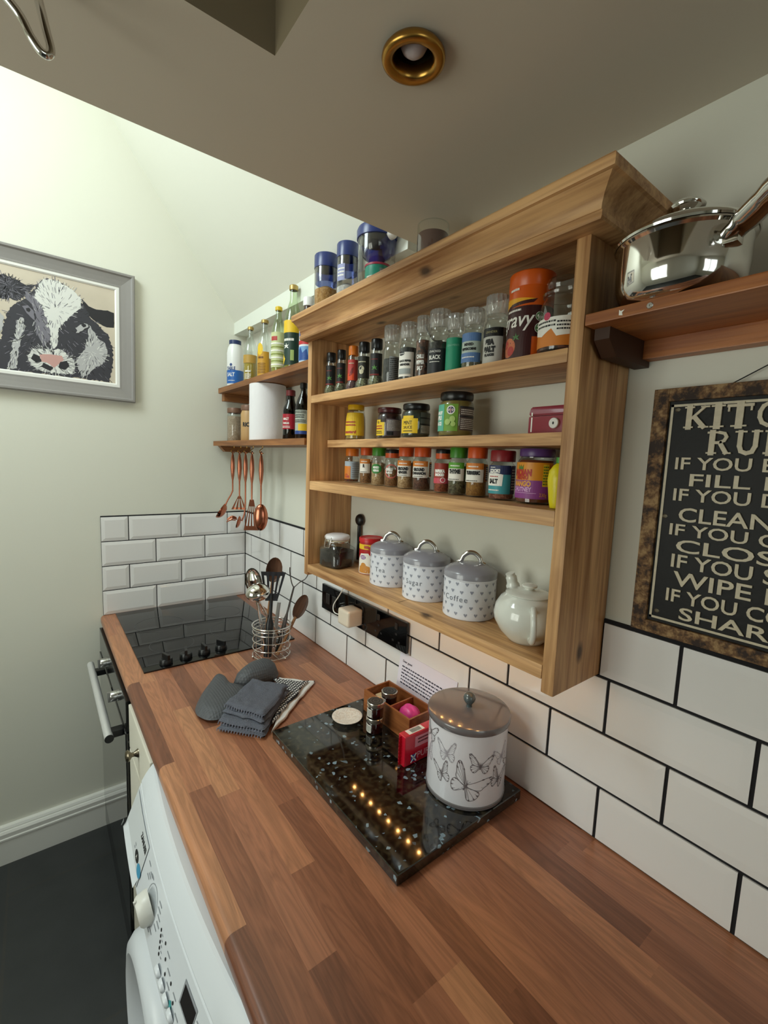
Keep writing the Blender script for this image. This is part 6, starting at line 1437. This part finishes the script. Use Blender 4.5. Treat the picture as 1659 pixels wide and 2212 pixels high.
minijar('lower preserve jar of a stack of two in front of the wooden tray', -.155, -1.264, ZB)
minijar('upper preserve jar of a stack of two in front of the wooden tray', -.155, -1.265, ZB + .0387)
minijar('preserve jar standing raised inside the far compartment of the wooden tray', -.084, -1.228, ZB + .0265)
minijar('preserve jar at the bottom of the wooden tray, beneath the raised one', -.060, -1.200, ZB + .0055) if False else None
cf = thing('butter_pat', 'small cream wrapped butter portion in the far compartment of the wooden tray', 'food portion', (-.080, -1.196, ZB + .0055))
bm = B(); box(bm, -.016, .016, -.012, .012, 0, .034, .004); fin(bm, 'wrapper', M('butter_wrap', '#dcc9a0', .4), cf, smooth=50)
bx_ = thing('tea_bag_bundle', 'low stack of paper wrapped sachets under the preserve jar in the wooden tray', 'sachets', (-.084, -1.234, ZB + .0055))
bm = B(); box(bm, -.022, .022, -.016, .020, 0, .0205, .002); fin(bm, 'sachets', M('sachet_paper', '#b9a58a', .6), bx_, smooth=40)
pk = thing('pink_sachet', 'bright pink wrapped sweet bundle in the near compartment of the wooden tray', 'sachet', (-.078, -1.302, ZB + .0055))
bm = B(); ell(bm, (0, 0, .026), .024, .030, .0265, 28, 16)
for v in bm.verts: v.co.z = max(v.co.z, 0.0) + .0015 * sin(v.co.x * 400) * (v.co.z > .02)
fin(bm, 'wrapper', M('hot_pink', '#d8408c', .35), pk, smooth=70)

# red pack of shortbread standing against the tin
rp_ = thing('biscuit_pack', 'bright red flow wrapped biscuit pack standing between the tray and the white tin', 'biscuit pack', (-.137, -1.394, ZB))
rp_.rotation_euler = (radians(0), 0, radians(0))
REDW = M('red_wrapper', '#c4142c', .22, coat=.5)
bm = B(); box(bm, -.044, .044, -.011, .011, 0, .068, .003, 3)
bmesh.ops.subdivide_edges(bm, edges=bm.edges[:], cuts=2, use_grid_fill=True)
fin(bm, 'wrapper', REDW, rp_, smooth=50)
bm = B()
zig = [(-.0455 - (.004 if k % 2 else 0), .002 + .064 * k / 16) for k in range(17)]
A_ = [bm.verts.new((-.042, 0, z)) for x, z in zig]; C_ = [bm.verts.new((x - .004, .001 * (-1) ** k, z)) for k, (x, z) in enumerate(zig)]
for k in range(16): bm.faces.new((A_[k], A_[k + 1], C_[k + 1], C_[k]))
bmesh.ops.solidify(bm, geom=bm.faces[:], thickness=.0006)
fin(bm, 'crimped_end', REDW, rp_)
ff = lambda X, Y: Vector((X, -.0114, Y))
bm = B(); put_grid(bm, -.016, .036, .036, .060, ff, 1, 1, 0); fine_print(-.008, .028, .042, .057, 2, 1)(bm, lambda X, Y: ff(X, Y) + Vector((0, -.0003, 0)))
for v in bm.verts: v.co.y -= 0
fin(bm, 'label', [M('label_pale_pink', '#d88a96', .4), M('maroon_ink', '#5a1018', .5)], rp_)
bm = B(); put_text(bm, 'PURE', .020, lambda X, Y: ff(X + .014, Y + .010), 0, bold=.0002); fin(bm, 'lettering', M('wrapper_pink_ink', '#e0a0a8', .4), rp_)
bm = B(); put_grid(bm, -.026, -.012, .006, .022, ff, 1, 1, 0); f2 = lambda X, Y: Vector((X, -.0118, Y))
put_line(bm, [(-.026, .006), (-.012, .022)], .003, f2, 1); put_line(bm, [(-.026, .022), (-.012, .006)], .003, f2, 1); fin(bm, 'saltire_flag', [M('flag_blue', '#28448c', .4), WHITEI], rp_)
bm = B(); put_grid(bm, -.030, .014, -.008, .008, lambda X, Y: Vector((X, Y, .0684)), 1, 1, 0)
rn = random.Random(5); x = -.020
while x < .006:
    w_ = rn.uniform(.0006, .0018); put_grid(bm, x, x + w_, -.006, .006, lambda X, Y: Vector((X, Y, .0687)), 1, 1, 1); x += w_ + .0011
fin(bm, 'barcode', [PW, PB_], rp_)

# white note card leaning on the tiles behind the tray
nc = thing('note_card', 'white printed note card leaning against the tiles behind the wooden tray', 'card', (-.020, -1.275, .0))
nc.rotation_euler = (0, radians(7), 0)
CARD = M('white_card', '#e4deea', .6)
bm = B(); box(bm, -.0006, .0006, -.105, .105, 0.0, .150); fin(bm, 'card', CARD, nc)
bm = B(); fc = on_wall_x(-.0009, .105, 0)
put_text(bm, 'Dear guest', .0085, lambda X, Y: fc(X + .014, Y + .126), bold=.0002, align='LEFT')
for k, n in enumerate((48, 52, 50, 46, 52, 40)):
    rn = random.Random(k); x = .014
    while x < .19 * n / 52:
        w_ = rn.uniform(.003, .012); put_grid(bm, x, x + w_, .113 - .0088 * k, .1165 - .0088 * k, fc, 1, 1); x += w_ + .0022
fin(bm, 'printed_text', M('card_ink', '#3a3648', .6), nc)

# butterfly biscuit tin
bt_ = J('biscuit_tin', 'tall white biscuit tin printed with grey butterflies and topped with a grey knobbed lid', 'tin', -.107, -1.507, ZB, turn=0)
TINW = M('tin_white', '#e2e0e6', .28, coat=.3); TING = M('tin_grey_enamel', '#6c6769', .2, coat=.6)
r = .077
bt_.lathe('body', [(0, .004), (.0765, .004), (.0770, .006), (.0770, .150), (0, .150)], TINW, 72)
bt_.lathe('base_band', [(0, 0), (.0768, 0), (.0785, .002), (.0785, .007), (.0772, .0085)], TING, 72)
ld = bt_.lathe('lid', [(.0765, .147), (.0795, .148), (.0810, .150), (.0812, .158), (.0800, .161), (.076, .1625), (0, .1635)], TING, 72)
bm = B(); lathe(bm, [(0, .1630), (.006, .1635), (.005, .168), (.0075, .171), (.0115, .177), (.0122, .182), (.0105, .188), (.006, .192), (0, .193)], 28); fin(bm, 'knob', M('knob_grey_green', '#4c5557', .15, coat=.6), ld, smooth=60)
WINGS = [[(0, .08), (.22, .34), (.52, .70), (.80, .92), (.90, .86), (.84, .60), (.70, .34), (.62, .14), (.34, .02), (.06, -.02)], [(.05, -.02), (.34, .02), (.60, .02), (.66, -.16), (.60, -.38), (.44, -.56), (.30, -.54), (.16, -.36), (.03, -.14)]]
def butterfly(bm, f, cx, cz, s, rot=0.0, wl=1.0, wr=1.0, ink=0, w=.0011, det=True):
    ca, sa = cos(radians(rot)), sin(radians(rot))
    def P(x, y): return (cx + s * (x * ca - y * sa), cz + s * (x * sa + y * ca))
    for side, k in ((1, wr), (-1, wl)):
        for wing in WINGS:
            pts = [P(side * x * k, y) for x, y in wing]
            sm = smooth_path([(x, y, 0) for x, y in pts] + [(pts[0][0], pts[0][1], 0)], 3)
            put_line(bm, [(p.x, p.y) for p in sm], w, f, ink, False)
            if det:
                root = P(side * .02, 0)
                for x, y in wing[2:7]: put_line(bm, [root, P(side * x * k * .92, y * .92)], w * .55, f, ink)
                for x, y in wing[2:6]: put_line(bm, [P(side * x * k * .90, y * .92), P(side * x * k * .99, y * .99)], w * 2.4, f, ink)
    put_line(bm, [P(0, .14), P(.0, -.22)], w * 2.6, f, ink); put_line(bm, [P(0, .14), P(.08, .30)], w * .6, f, ink); put_line(bm, [P(0, .14), P(-.08, .30)], w * .6, f, ink)
def flock(bm, f):
    butterfly(bm, f, .003, .050, .040, -28, 1.0, 1.15, 0, .0010)
    butterfly(bm, f, -.037, .102, .026, 8, .9, .9, 1, .0008)
    butterfly(bm, f, .028, .090, .024, -8, 1.15, 1.15, 0, .0008)
    butterfly(bm, f, -.046, .058, .026, 22, .7, .9, 0, .0007)
    butterfly(bm, f, .071, .055, .026, -22, 1.0, .8, 0, .0008)
    butterfly(bm, f, .078, .098, .024, 14, .9, .9, 1, .0007)
    butterfly(bm, f, -.086, .120, .026, -10, 1, 1, 0, .0008); butterfly(bm, f, -.092, .075, .024, 20, 1, 1, 1, .0008); butterfly(bm, f, .118, .070, .028, 20, 1, 1, 0, .0008); butterfly(bm, f, .125, .118, .022, -10, 1, 1, 1, .0008)
bt_.decal('butterfly_print', r + .0005, [M('butterfly_ink', '#6b6266', .6), M('butterfly_pale', '#a8a2aa', .6)], flock, parent=bt_.o)
